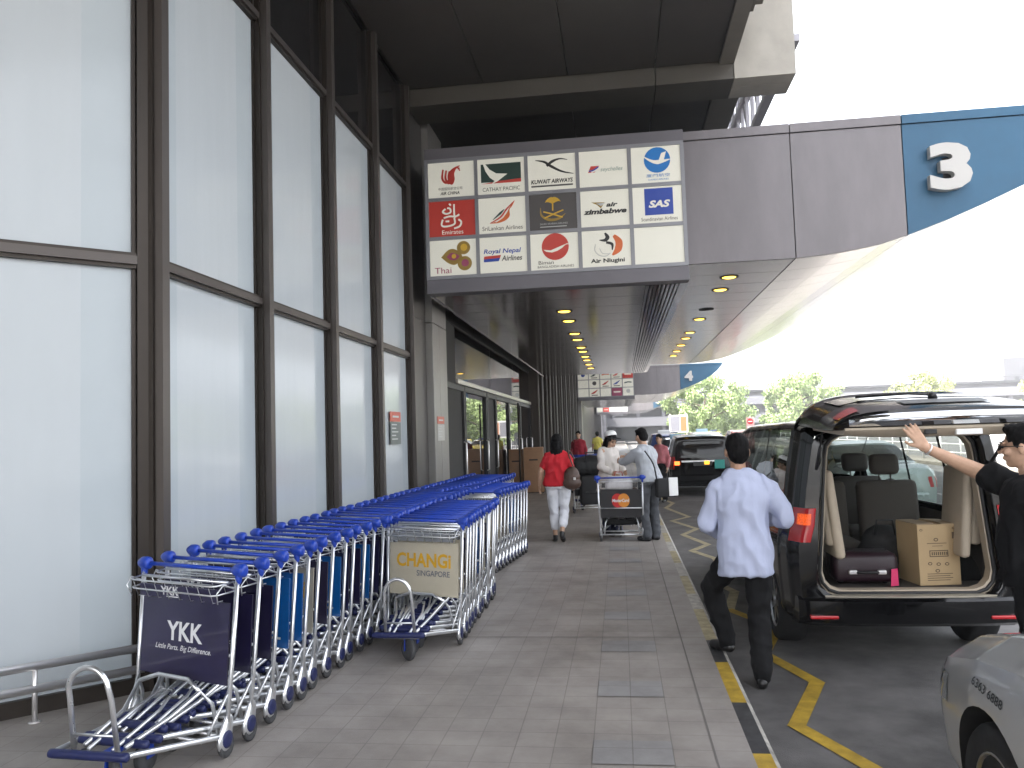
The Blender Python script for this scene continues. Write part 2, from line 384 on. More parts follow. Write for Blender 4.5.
def bay(y0, y1, T, dark=False):
    w = MB(); hw = 0.07
    for z in (ZT, ZP):                                                # transoms of the window frame
        w.box((-0.02, y0+hw, z-0.055), (0.045, y1-hw, z+0.055)); w.box((0.045, y0+hw, z-0.03), (0.07, y1-hw, z+0.03), 1)
    w.box((-0.02, y0+hw, 0), (0.04, y1-hw, 0.10))
    for s_, yy in ((0, y0+hw), (1, y1-hw-0.025)): w.box((-0.02, yy, 0.1), (0.02, yy+0.025, ZS))
    w.v = [T(*p) for p in w.v]
    f = tb(w, 'window_frame', [M_bronze, M_bronze_lt])
    for z0, z1, m in ((0.10, ZT-0.055, None), (ZT+0.055, ZP-0.055, None), (ZP+0.055, ZS, M_darkgl)):
        p = pane_mb(y0+hw+0.025, y1-hw-0.025, z0, z1, T)
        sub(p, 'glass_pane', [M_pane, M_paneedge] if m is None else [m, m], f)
T2 = lambda x, y, z: (WX + x, y, z)
ml_y = [5.20 + 1.73*i for i in range(5)]                              # 5.20 .. 12.12
def mullion(T, y):
    m = MB(); m.box((-0.03, y-0.07, 0), (0.07, y+0.07, ZS)); m.box((0.07, y-0.045, 0), (0.13, y+0.045, ZS), 1)
    m.v = [T(*p) for p in m.v]; tb(m, 'mullion', [M_bronze, M_bronze_lt])
for y in ml_y: mullion(T2, y)
for i in range(4): bay(ml_y[i], ml_y[i+1], T2)
s2 = math.sqrt(0.5)
T1 = lambda x, y, z: (WX - 0.06 + y*s2 + x*s2, 5.10 + y*s2 - x*s2, z)      # splayed wall, y runs from -n to 0
c1 = MB(); c1.box((-0.05, 0.02, 0), (0.05, 0.09, ZS)); c1.box((-0.09, 0.06, 0), (-0.051, 0.2, ZS), 1); c1.v = [T1(*p) for p in c1.v]; tb(c1, 'corner_post', [M_bronze, M_dark])
for k in range(3):
    bay(-2.55*(k+1), -2.55*k + (0.085 if k == 0 else 0), T1)
    mullion(T1, -2.55*(k+1))
# clad pier and column
pr = MB(); pr.box((WX-0.3, 12.20, 0), (WX+0.02, 13.30, 3.60)); pr.box((WX-0.3, 12.20, 3.612), (WX+0.02, 13.30, ZS)); tb(pr, 'pier_cladding', mat('pier_grey', (0.09, 0.083, 0.077), 0.45, 0.3, var=0.1))
cl = MB(); cl.box((WX-0.3, 13.31, 0), (WX+0.14, 13.80, 3.60), bev=0.008); cl.box((WX-0.3, 13.812, 0), (WX+0.14, 14.40, 3.60), bev=0.008); cl.box((WX-0.3, 13.31, 3.612), (WX+0.14, 14.40, ZS), bev=0.008)
tb(cl, 'column', M_lightgrey)
# entrance glazing
def quad_x(x, y0, y1, z0, z1): return MB().add([(x,y0,z0),(x,y1,z0),(x,y1,z1),(x,y0,z1)], [(0,1,2,3)])
hd = MB(); hd.box((WX-0.3, 14.41, 3.86), (WX+0.04, 29.0, ZS)); tb(hd, 'entrance_header', M_dark)
tr = MB(); tr.box((WX-0.02, 15.75, 2.70), (WX+0.08, 29.0, 2.80), bev=0.01); tb(tr, 'door_header', mat('brushed_header', (0.50, 0.47, 0.43), 0.3, 0.8))
hk = MB(); hk.box((WX-0.3, 14.41, 2.70), (WX+0.02, 15.74, 3.86)); tb(hk, 'entrance_panel', M_dark)
for y0, y1 in ((15.78, 20.2), (20.25, 24.6), (24.65, 29.0)):
    g = quad_x(WX, y0, y1, 2.80, 3.86); tb(g, 'fanlight', M_darkgl)
dr = [(14.42, 16.5, 0), (16.55, 19.3, 1), (19.4, 20.8, 0), (20.85, 23.3, 1), (23.35, 26.0, 1), (26.05, 29.0, 1)]
for y0, y1, gl in dr:
    f = MB()
    for a, b in ((y0, y0+0.09), (y1-0.09, y1)): f.box((WX-0.04, a, 0), (WX+0.05, b, 2.69))
    f.box((WX-0.04, y0+0.09, 0), (WX+0.05, y1-0.09, 0.12)); f.box((WX-0.04, y0+0.09, 2.58), (WX+0.05, y1-0.09, 2.69))
    o = tb(f, 'door', M_black)
    q = quad_x(WX, y0+0.09, y1-0.09, 0.12, 2.58); sub(q, 'door_glass', M_darkgl if gl else M_dark, o)
    h = MB(); h.tube([(WX+0.05, y1-0.2, 0.8), (WX+0.10, y1-0.2, 0.83), (WX+0.10, y1-0.2, 1.5), (WX+0.05, y1-0.2, 1.53)], 0.016); sub(h, 'door_handle', M_steel, o)
# finned facade beyond the entrance
y = 29.15; k = 0
while y < 57.5:
    f = MB(); f.box((WX-0.05, y-0.09, 0), (WX+0.32, y+0.09, ZS)); f.box((WX+0.32, y-0.05, 0), (WX+0.36, y+0.05, ZS), 1)
    tb(f, 'facade_fin', [M_bronze, M_lightgrey if k % 2 else M_bronze_lt])
    g = quad_x(WX, y+0.09, min(y+1.66, 58), 0.1, ZS); tb(g, 'facade_glass', M_darkgl if k % 4 else M_pane)
    y += 1.75; k += 1
pf = MB(); pf.box((WX-0.3, 58.0, 0), (WX+0.55, 59.6, ZS)); tb(pf, 'far_column', M_lightgrey)
f2 = MB(); f2.box((WX-0.3, 59.6, 0), (WX+0.1, 140, ZS)); tb(f2, 'far_facade', M_bronze)
# upper floors: soffit panels, beams, parapet, unseen roof block added to cast shade
for i, (a, b) in enumerate([(-8, -3), (-3, 2.2), (2.2, 7.2), (7.2, 12.25)]):
    for x0, x1 in ((-3.2, -1.95), (-1.938, -0.60), (-0.588, 0.75), (0.762, 1.72)):
        p = MB(); p.box((x0, a+0.006, ZS), (x1, b-0.006, ZS+0.06)); tb(p, 'soffit_panel', M_soffdark)
bm_ = MB(); bm_.box((-3.2, 12.30, 6.98), (0.755, 13.05, 7.9)); bm_.box((0.767, 12.30, 6.98), (1.94, 13.05, 7.9)); tb(bm_, 'cross_beam', M_soffbeam)
pb = MB(); pb.box((1.952, 12.30, 6.98), (2.86, 12.62, 11.5)); pb.box((1.952, 12.632, 6.98), (2.86, 13.05, 11.5)); tb(pb, 'parapet_wall', M_concrete)
eb = MB(); eb.box((1.73, -8, ZS-0.03), (1.95, 12.29, 11.5)); tb(eb, 'edge_beam', mat('edge_beam_cladding', (0.15, 0.135, 0.115), 0.5, 0.1, var=0.08))
ch = MB(); ch.box((1.96, -8, 7.85), (2.22, 12.0, 8.1)); ch.box((2.232, -8, 7.95), (2.36, 12.0, 8.1)); tb(ch, 'gutter', M_soffbeam)
for i, (a, b) in enumerate([(13.1, 22), (22, 31), (31, 44), (44, 58), (58, 75)]):
    for x0, x1 in ((-3.2, -0.60), (-0.588, 0.75), (0.762, 1.72)):
        p = MB(); p.box((x0, a+0.006, ZS-0.1), (x1, b-0.006, ZS-0.04)); tb(p, 'soffit_panel', M_soffdark)
eb = MB(); eb.box((1.73, 13.06, ZS-0.13), (1.95, 75, 11.5)); eb.box((1.96, 13.06, ZS-0.05), (2.2, 75, 7.8)); tb(eb, 'edge_beam', MATS['edge_beam_cladding'])
rb = MB(); rb.box((-28, -8, 7.4), (1.72, 75, 14.5)); tb(rb, 'shade_casting_storeys', M_lightgrey)  # unseen mass above the soffit, added to keep the sun off the drop-off
bw = MB(); bw.box((-28, -8, -0.1), (-9.2, 140, 7.7)); tb(bw, 'rear_block', M_dark)
lt = MB()
for y in np.arange(12.9, 40, 0.62): lt.box((2.93, y, 7.75), (3.0, y+0.07, 10.6))
for z in (7.72, 8.7, 9.7, 10.5): lt.box((2.90, 12.8, z), (3.06, 40, z+0.11))
for y in np.arange(13.5, 39, 1.24): lt.tube([(2.96, y, 7.8), (2.96, y+1.2, 10.5)], 0.03, 6)
tb(lt, 'lattice_screen', mat('lattice_grey', (0.36, 0.35, 0.38), 0.5, 0.3))
lg = MB()
for y in np.arange(12.95, 39.5, 1.24): lg.add([(2.965, y, 8.82), (2.965, y+0.5, 8.82), (2.965, y+0.5, 9.69), (2.965, y, 9.69)], [(0,1,2,3)])
tb(lg, 'lattice_glass', mat('blue_window', (0.12, 0.16, 0.30), 0.1, 0, 0.8))

# notices
def notice(name, label, y0, y1, z0, z1, x, red):
    o = thing(name, label, 'notice', (x, (y0+y1)/2, z0)); w = y1-y0; h = z1-z0
    p = MB(); p.box((0, -w/2, 0), (0.006, w/2, h*0.70-0.01), 0); p.box((0, -w/2, h*0.70), (0.006, w/2, h), 1)
    p.build('notice_board', [mat('notice_grey', (0.10, 0.12, 0.12), 0.4) if red else mat('notice_pale', (0.45, 0.44, 0.42), 0.4), mat('notice_red', (0.50, 0.07, 0.035), 0.4)], o)
    t = MB()
    for k in range(5):
        ww = w*random.uniform(0.35, 0.75); t.add([(0.008, -w*0.38, h*(0.62-0.11*k)), (0.008, -w*0.38+ww, h*(0.62-0.11*k)), (0.008, -w*0.38+ww, h*(0.585-0.11*k)), (0.008, -w*0.38, h*(0.585-0.11*k))], [(0,1,2,3)])
    t.add([(0.008, -w*0.3, h*0.82), (0.008, w*0.3, h*0.82), (0.008, w*0.3, h*0.88), (0.008, -w*0.3, h*0.88)], [(0,1,2,3)])
    t.build('notice_lettering', mat('notice_print', (0.55, 0.57, 0.55), 0.5), o)
notice('wall_notice', 'dark grey notice with red heading stuck on the last frosted pane', 11.02, 11.56, 1.56, 2.03, WX+0.025, True)
notice('wall_notice', 'pale notice with red heading mounted on the light grey column', 13.48, 14.02, 1.58, 2.0, WX+0.142, False)
# handrail along the splayed wall
hr = thing('handrail', 'low stainless steel double handrail on posts in front of the splayed white pane', 'handrail', (-3.6, 4.55, 0))
def hp(d, z): return Vector((-3.25 + 0.17*s2 + d*s2, 5.1 - 0.17*s2 + d*s2, z)) - Vector(hr.location)
for z, rr in ((0.335, 0.026), (0.20, 0.026)):
    m = MB(); m.tube([hp(-5.5, z), hp(-0.02, z)], rr, 14); m.build('rail', M_steel, hr)
for d in (-0.64, -2.3, -4.0):
    m = MB(); m.tube([hp(d, 0), hp(d, 0.335)], 0.016, 10); m.lathe([(0.035, 0), (0.035, 0.006), (0.02, 0.008)], hp(d, 0), (0, 0, 1)); m.build('rail_post', M_steel, hr)

# ------------------------------------------------------------------ canopies over the drop-off lanes
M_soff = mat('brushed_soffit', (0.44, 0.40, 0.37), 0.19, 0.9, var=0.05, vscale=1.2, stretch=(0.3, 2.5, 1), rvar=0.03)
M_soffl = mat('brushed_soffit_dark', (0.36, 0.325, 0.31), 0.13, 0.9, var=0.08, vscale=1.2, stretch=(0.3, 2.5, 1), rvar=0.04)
M_lampglow = mat('lamp_glow', (0.9, 0.6, 0.1), 0.4, emit=(1.0, 0.60, 0.07), estr=1.0)
M_numeral = mat('numeral_white', (0.44, 0.43, 0.41), 0.45)
M_seam = mat('panel_seam', (0.02, 0.02, 0.022), 0.7)
UNDER = [(-2.87, 4.15), (2.71, 4.15), (3.3, 4.19), (3.9, 4.28), (4.32, 4.40), (4.9, 4.60), (5.4, 4.80), (6.0, 5.06), (6.5, 5.36), (6.9, 5.68), (7.18, 6.0), (7.25, 6.17)]
def under(x):
    return float(np.interp(x, [p[0] for p in UNDER], [p[1] for p in UNDER]))
def canopy(y0, depth, num, label, near):
    K = thing('entrance_canopy', label, 'canopy', (-0.9, y0, 4.15), group='numbered canopies over the kerb')
    off = Vector((-0.9, 0, 4.15))
    def part(mb, name, mats, par=None):
        mb.v = [(v[0]-off.x, v[1], v[2]-off.z) for v in mb.v]; return mb.build(name, mats, par or K)
    top, band = 6.20, 6.06
    # fascia panels
    for x0, x1, m in ((-2.87, 1.16, M_greypanel), (1.16, 2.705, M_greypanel), (2.72, 4.305, M_greypanel), (4.32, 7.25, M_bluepanel)):
        xs = [x0] + [p[0] for p in UNDER if x0 < p[0] < x1] + [x1]
        poly = [(x, under(x)) for x in xs] + [(x1, min(band-0.008, 6.17)), (x0, band-0.008)]
        if x1 > 7: poly = [(x, under(x)) for x in xs if under(x) < band-0.01] + [(7.22, band-0.008), (x0, band-0.008)]
        p = MB(); p.prism([(a, b) for a, b in poly], (0, 0.05, 0), (1, 0, 0), (0, 0, 1), 0.05); part(p, 'fascia_panel', m)
        b = MB(); xb = min(x1, 7.24); b.box((x0, -0.02, band+0.006), (xb, 0.05, top)); part(b, 'top_strip', m)
    s_ = MB(); s_.prism([(-2.87, 4.16)] + [(x, z+0.012) for x, z in UNDER[1:]] + [(7.2, 6.19), (-2.87, 6.19)], (0, 0.05, 0), (1, 0, 0), (0, 0, 1), -0.03); part(s_, 'seam_backing', M_seam)
    # roof deck
    d = MB(); d.prism([(x, z+0.02) for x, z in UNDER] + [(7.2, 6.18), (-2.87, 6.18)], (0, depth, 0), (1, 0, 0), (0, 0, 1), depth-0.09); part(d, 'canopy_deck', M_seam)
    # soffit strips running across the canopy
    n = int(depth/0.92); st = depth/n
    xs = [1.13] + [1.9, 2.70]
    cur = [2.72] + list(np.arange(2.95, 4.31, 0.2)) + [4.32]
    tip = [4.335] + list(np.arange(4.5, 7.21, 0.15)) + [7.25]
    A = MB(); B = MB(); Cc = MB(); Lf = MB()
    for i in range(n):
        a = 0.06 + i*st; b = 0.06 + (i+1)*st - 0.012
        for L_, mb in ((xs, A), (cur, B), (tip, Cc)):
            for k in range(len(L_)-1):
                x0, x1 = L_[k], L_[k+1]; z0, z1 = under(x0), under(x1)
                mb.add([(x0, a, z0), (x1, a, z1), (x1, b, z1), (x0, b, z0)], [(0, 1, 2, 3)], 0, L_ is not xs)
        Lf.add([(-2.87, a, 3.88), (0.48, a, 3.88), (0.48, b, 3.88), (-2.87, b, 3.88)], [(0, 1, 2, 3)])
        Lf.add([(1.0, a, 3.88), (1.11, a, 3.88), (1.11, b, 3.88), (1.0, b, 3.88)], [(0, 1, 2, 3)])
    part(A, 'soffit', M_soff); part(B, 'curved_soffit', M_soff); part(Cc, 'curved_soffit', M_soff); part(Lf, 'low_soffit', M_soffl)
    dp = MB(); dp.box((-2.89, 0.06, 3.885), (1.11, depth, 4.14)); part(dp, 'soffit_box', M_seam)
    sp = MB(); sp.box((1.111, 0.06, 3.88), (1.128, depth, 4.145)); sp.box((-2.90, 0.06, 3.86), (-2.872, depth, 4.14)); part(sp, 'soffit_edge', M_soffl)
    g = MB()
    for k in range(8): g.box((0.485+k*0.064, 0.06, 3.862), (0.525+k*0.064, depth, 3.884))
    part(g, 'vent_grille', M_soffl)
    ls = ([(-0.93, y, 3.88) for y in (14.6, 15.9, 18.0, 19.2, 21.0, 22.1, 23.6, 24.8, 26.4, 28.0)] + [(1.9, y, 4.15) for y in (13.55, 14.75, 17.1, 18.6, 21.1, 22.4, 24.2, 26.0, 27.6)]) if near else []
    for i, (x, y, z) in enumerate(ls):
        r_ = MB(); r_.lathe([(0.155, 0), (0.155, -0.010), (0.135, -0.012), (0.12, -0.004)], (x, y-y0, z-0.002), (0, 0, 1), 24)
        o = part(r_, 'downlight', M_dark)
        e = MB(); e.lathe([(0.112, 0), (0.08, -0.012), (0.02, -0.016)], (x, y-y0, z-0.008), (0, 0, 1), 20); part(e, 'lamp', M_lampglow if i not in (12,) else M_dark, o)
    # numeral
    N = MB(); put_text(N, num, (4.615, -0.03, 4.99), X_, Z_, 0.585, 0.70, 0, bold=0.045, t=0.12)
    part(N, 'numeral', M_numeral)
    bk = MB(); bk.box((4.85, -0.031, 5.2), (4.95, 0.0, 5.5)); part(bk, 'numeral_bracket', M_seam)
    return K
canopy(12.3, 18.9, '3', 'grey and blue canopy bearing a large white numeral 3, nearest overhead', True)
canopy(57.0, 17, '4', 'grey and blue canopy with the numeral 4 on its blue tip, in the distance', False)
canopy(103.0, 17, '5', 'small farthest canopy seen below and behind the canopy numbered 4', False)

# ------------------------------------------------------------------ airline signs (light boxes under the canopies)
C_cream = mat('sign_cream_acrylic', (0.58, 0.565, 0.485), 0.35, emit=(1.0, 0.97, 0.84), estr=0.03)
C_red = mat('logo_red', (0.52, 0.045, 0.03), 0.4); C_green = mat('logo_dark_green', (0.018, 0.045, 0.035), 0.4)
C_black = mat('logo_black', (0.02, 0.02, 0.02), 0.4); C_blue = mat('logo_blue', (0.01, 0.16, 0.46), 0.4); C_navy = mat('logo_navy', (0.02, 0.055, 0.32), 0.4)
C_grey = mat('logo_charcoal', (0.075, 0.068, 0.066), 0.4); C_gold = mat('logo_gold', (0.60, 0.36, 0.03), 0.4); C_purple = mat('logo_magenta', (0.32, 0.06, 0.12), 0.4)
C_lgrey = mat('logo_light_grey', (0.42, 0.42, 0.40), 0.4); C_orange = mat('logo_orange', (0.62, 0.13, 0.03), 0.4); C_olive = mat('logo_olive', (0.30, 0.19, 0.035), 0.4)
C_teal = mat('logo_teal_grey', (0.20, 0.29, 0.26), 0.4)
M_frame = mat('sign_frame_grey', (0.235, 0.235, 0.25), 0.4, 0.3); M_framed = mat('sign_casing_grey', (0.13, 0.122, 0.134), 0.45, 0.2)
LM = [C_cream, C_red, C_green, C_black, C_blue, C_navy, C_grey, C_gold, C_purple, C_lgrey, C_orange, C_olive, C_teal, M_white]
CR, RE, GR, BK, BL, NV, CH, GO, PU, LG, OR_, OL, TE, WH = range(14)
class Art:                                                 # flat print on a panel of w x h, layers 1.5 mm apart
    def __init__(s, O, w, h): s.mb = MB(); s.O = Vector(O); s.w = w; s.h = h; s.l = 0
    def o(s): s.l += 1; return s.O + Vector((0, -0.0015*s.l, 0))
    def poly(s, pts, c): flat(s.mb, [(a*s.w, b*s.h) for a, b in pts], s.o(), X_, Z_, c)
    def stroke(s, pts, w, c, k=6):
        q = curve([(a*s.w, b*s.h) for a, b in pts], k); ws = w if not isinstance(w, (list, tuple)) else [np.interp(i/(len(q)-1), np.linspace(0, 1, len(w)), w)*s.w for i in range(len(q))]
        flat(s.mb, ribbon(q, ws if isinstance(ws, list) else ws*s.w), s.o(), X_, Z_, c)
    def disc(s, cx, cy, r, c, ry=None): flat(s.mb, [(a, b) for a, b in disc_pts(cx*s.w, cy*s.h, r*s.w, (ry or r)*s.w)], s.o(), X_, Z_, c)
    def text(s, t, x, y, w, h, c, bold=0.0, shear=0.0): put_text(s.mb, t, s.o() + Vector((x*s.w, 0, y*s.h)), X_, Z_, w*s.w, h*s.h, c, bold, shear)
def a_airchina(a):
    for i, dx in enumerate((0, 0.07, 0.14)):
        a.stroke([(0.33+dx, 0.80-0.03*i), (0.31+dx, 0.55), (0.38+dx*0.9, 0.42-0.02*i), (0.46+dx*0.7, 0.5), (0.47+dx*0.6, 0.68), (0.56+dx*0.5, 0.80+0.02*i), (0.70, 0.88-0.075*i)], [0.035, 0.05, 0.05, 0.05, 0.045, 0.04, 0.02], RE)
    a.text('中国国际航空公司', 0.22, 0.20, 0.52, 0.085, BK); a.text('AIR CHINA', 0.26, 0.07, 0.42, 0.09, BK, 0.02, 0.2)
def a_cathay(a):
    a.poly([(0.07, 0.34), (0.93, 0.34), (0.93, 0.86), (0.07, 0.86)], GR); a.poly([(0.07, 0.30), (0.93, 0.30), (0.93, 0.40), (0.45, 0.36)], RE)
    a.poly([(0.10, 0.95), (0.17, 0.66), (0.26, 0.47), (0.36, 0.37), (0.28, 0.27), (0.42, 0.35), (0.64, 0.55), (0.40, 0.58), (0.26, 0.70), (0.17, 0.86)], CR)
    a.text('CATHAY PACIFIC', 0.10, 0.08, 0.80, 0.11, GR)
def a_kuwait(a):
    a.stroke([(0.16, 0.86), (0.35, 0.80), (0.50, 0.66), (0.72, 0.50), (0.96, 0.42)], [0.01, 0.05, 0.06, 0.04, 0.01], BK)
    a.stroke([(0.40, 0.68), (0.52, 0.80), (0.68, 0.86), (0.84, 0.82)], [0.06, 0.06, 0.03, 0.01], BK)
    a.text('KUWAIT AIRWAYS', 0.06, 0.19, 0.88, 0.12, BK, 0.03, 0.15); a.poly([(0.06, 0.10), (0.94, 0.10), (0.94, 0.145), (0.06, 0.145)], CH)
def a_seychelles(a):
    a.poly([(0.18, 0.40), (0.32, 0.40), (0.42, 0.58), (0.24, 0.58)], RE); a.poly([(0.26, 0.40), (0.36, 0.44), (0.40, 0.50), (0.22, 0.47)], CR); a.stroke([(0.20, 0.44), (0.30, 0.47), (0.40, 0.55)], 0.03, NV)
    a.text('seychelles', 0.44, 0.38, 0.46, 0.15, TE, 0, 0.3)
def a_xiamen(a):
    a.disc(0.53, 0.62, 0.27, BL); a.stroke([(0.24, 0.75), (0.40, 0.61), (0.55, 0.56), (0.80, 0.62)], [0.01, 0.05, 0.09, 0.01], CR)
    a.poly([(0.56, 0.60), (0.62, 0.80), (0.72, 0.84), (0.66, 0.58)], CR); a.text('厦門航空', 0.30, 0.15, 0.48, 0.09, BL); a.text('XIAMEN AIRLINES', 0.33, 0.06, 0.42, 0.045, BL)
def a_emirates(a):
    a.poly([(0, 0), (1, 0), (1, 1), (0, 1)], RE)
    for pts in ([(0.36, 0.78), (0.30, 0.70), (0.38, 0.64), (0.47, 0.68), (0.46, 0.78), (0.40, 0.80)], [(0.55, 0.90), (0.55, 0.62), (0.56, 0.50)], [(0.32, 0.52), (0.44, 0.56), (0.58, 0.55), (0.66, 0.60)], [(0.30, 0.48), (0.27, 0.34), (0.33, 0.28), (0.48, 0.30), (0.56, 0.36), (0.55, 0.50)],
                [(0.64, 0.46), (0.70, 0.38), (0.66, 0.26), (0.54, 0.21)], [(0.45, 0.92), (0.48, 0.86)], [(0.36, 0.42), (0.44, 0.42)]): a.stroke(pts, 0.038, CR)
    a.text('Emirates', 0.28, 0.05, 0.46, 0.12, CR)
def a_srilankan(a):
    a.poly(curve([(0.22, 0.28), (0.42, 0.36), (0.58, 0.52), (0.66, 0.70), (0.78, 0.90), (0.72, 0.74), (0.66, 0.64), (0.66, 0.46), (0.56, 0.34), (0.40, 0.28), (0.22, 0.28)], 4)[:-1], OR_)
    a.stroke([(0.24, 0.29), (0.46, 0.44), (0.60, 0.66), (0.77, 0.88)], [0.01, 0.04, 0.035, 0.01], RE); a.stroke([(0.30, 0.38), (0.46, 0.55), (0.55, 0.66)], [0.01, 0.05, 0.01], GR); a.stroke([(0.36, 0.31), (0.52, 0.44), (0.58, 0.58)], 0.018, CR)
    a.text('SriLankan Airlines', 0.07, 0.08, 0.86, 0.12, CH)
def a_saudi(a):
    a.poly([(0, 0), (1, 0), (1, 1), (0, 1)], CH)
    for t in range(-75, 76, 15): a.stroke([(0.5, 0.74), (0.5+0.11*math.sin(R(t)), 0.76+0.13*math.cos(R(t))), (0.5+0.17*math.sin(R(t)), 0.73+0.15*math.cos(R(t)))], [0.03, 0.03, 0.008], GO)
    a.stroke([(0.5, 0.78), (0.495, 0.52)], 0.03, GO)
    a.stroke([(0.24, 0.62), (0.26, 0.40), (0.42, 0.27), (0.62, 0.29), (0.76, 0.42)], [0.01, 0.04, 0.06, 0.05, 0.01], OL)
    a.stroke([(0.30, 0.50), (0.45, 0.44), (0.70, 0.32)], 0.03, GO); a.stroke([(0.72, 0.52), (0.55, 0.44), (0.32, 0.32)], 0.03, GO)
    a.text('SAUDI ARABIAN AIRLINES', 0.22, 0.13, 0.58, 0.05, LG); a.poly([(0.22, 0.06), (0.78, 0.06), (0.78, 0.085), (0.22, 0.085)], LG)
def a_zimbabwe(a):
    a.poly([(0.22, 0.68), (0.50, 0.66), (0.42, 0.50), (0.34, 0.60)], OL); a.poly([(0.32, 0.64), (0.52, 0.65), (0.42, 0.56)], LG)
    a.text('air', 0.53, 0.53, 0.24, 0.12, BK, 0.04, 0.25); a.text('zimbabwe', 0.05, 0.34, 0.90, 0.15, BK, 0.045, 0.25)
def a_sas(a):
    a.poly([(0.24, 0.22), (0.82, 0.22), (0.82, 0.95), (0.24, 0.95)], NV); a.text('SAS', 0.32, 0.42, 0.44, 0.20, CR, 0.04, 0.25); a.text('Scandinavian Airlines', 0.16, 0.06, 0.74, 0.10, CH)
def a_thai(a):
    a.poly(curve([(0.24, 0.52), (0.40, 0.72), (0.56, 0.72), (0.70, 0.52), (0.56, 0.30), (0.40, 0.34), (0.24, 0.52)], 5)[:-1], OL); a.disc(0.73, 0.76, 0.145, OL); a.disc(0.75, 0.32, 0.155, OL)
    a.disc(0.74, 0.77, 0.075, GO); a.disc(0.76, 0.33, 0.08, PU); a.poly(curve([(0.36, 0.52), (0.46, 0.63), (0.56, 0.60), (0.64, 0.52), (0.55, 0.42), (0.44, 0.44), (0.36, 0.52)], 5)[:-1], PU); a.disc(0.52, 0.53, 0.05, GO)
    a.text('Thai', 0.10, 0.06, 0.36, 0.17, PU)
def a_nepal(a):
    a.text('Royal Nepal', 0.08, 0.50, 0.80, 0.17, NV, 0.02, 0.2); a.text('Airlines', 0.46, 0.32, 0.44, 0.15, CH, 0.02, 0.2); a.poly([(0.08, 0.39), (0.43, 0.41), (0.45, 0.49), (0.09, 0.47)], RE); a.poly([(0.08, 0.31), (0.40, 0.32), (0.43, 0.41), (0.08, 0.39)], NV)
def a_biman(a):
    a.disc(0.52, 0.63, 0.285, RE); a.poly([(0.27, 0.56), (0.42, 0.53), (0.52, 0.58), (0.62, 0.63), (0.77, 0.70), (0.82, 0.68), (0.74, 0.67), (0.66, 0.58), (0.56, 0.51), (0.45, 0.47), (0.33, 0.50)], CR)
    a.text('Biman', 0.16, 0.15, 0.32, 0.10, BK); a.text('BANGLADESH AIRLINES', 0.14, 0.05, 0.76, 0.065, BK)
def a_niugini(a):
    a.stroke([(0.66, 0.84), (0.76, 0.66), (0.74, 0.46), (0.62, 0.30)], [0.06, 0.15, 0.15, 0.03], OR_); a.stroke([(0.50, 0.66), (0.62, 0.60), (0.62, 0.44)], [0.05, 0.06, 0.02], BK)
    a.stroke([(0.48, 0.92), (0.53, 0.80), (0.48, 0.72), (0.36, 0.73)], [0.03, 0.09, 0.07, 0.01], BK); a.stroke([(0.28, 0.62), (0.26, 0.46), (0.34, 0.32), (0.48, 0.28), (0.58, 0.36)], 0.02, LG); a.stroke([(0.36, 0.5), (0.42, 0.36), (0.56, 0.34)], 0.015, LG)
    a.text('Air Niugini', 0.17, 0.07, 0.70, 0.15, BK, 0.03)
def a_none(a): pass
def gen_dots(c, kind):
    def f(a):
        if kind == 'full': a.poly([(0, 0), (1, 0), (1, 1), (0, 1)], c); a.poly([(0.18, 0.42), (0.82, 0.42), (0.82, 0.58), (0.18, 0.58)], CR)
        elif kind == 'disc': a.disc(0.5, 0.58, 0.2, c)
        elif kind == 'bar': a.stroke([(0.15, 0.5), (0.5, 0.6), (0.85, 0.55)], 0.12, c)
        elif kind == 'bird': a.stroke([(0.15, 0.35), (0.45, 0.5), (0.8, 0.85)], [0.03, 0.18, 0.04], c); a.poly([(0.2, 0.12), (0.8, 0.12), (0.8, 0.22), (0.2, 0.22)], CH)
    return f
NAMES = [('white panel with red bird emblem', a_airchina), ('white panel with dark green brushwing emblem', a_cathay), ('cream panel with black bird emblem', a_kuwait), ('cream panel with small red striped emblem', a_seychelles), ('cream panel with blue disc and white bird', a_xiamen),
         ('red panel with white calligraphy', a_emirates), ('white panel with red peacock feather', a_srilankan), ('charcoal panel with gold palm and swords', a_saudi), ('white panel with black italic lettering', a_zimbabwe), ('cream panel with blue square', a_sas),
         ('cream panel with brown orchid emblem', a_thai), ('white panel with blue and red lettering', a_nepal), ('white panel with red disc and crane', a_biman), ('white panel with red bird of paradise', a_niugini), ('blank cream panel', a_none)]
FAR = [('', gen_dots(NV, 'disc')), ('', gen_dots(GR, 'bird')), ('', gen_dots(OR_, 'bar')), ('', gen_dots(RE, 'bird')), ('', gen_dots(RE, 'full')), ('', a_none), ('', gen_dots(CH, 'disc')), ('', gen_dots(RE, 'bird')), ('', gen_dots(NV, 'bird')), ('', gen_dots(GR, 'bar')),
       ('', a_none), ('', gen_dots(RE, 'bird')), ('', a_none), ('', gen_dots(PU, 'full')), ('', gen_dots(LG, 'disc'))]
FAR5 = [('', a_none)]*11 + [('', gen_dots(RE, 'full'))] + [('', a_none)]*3
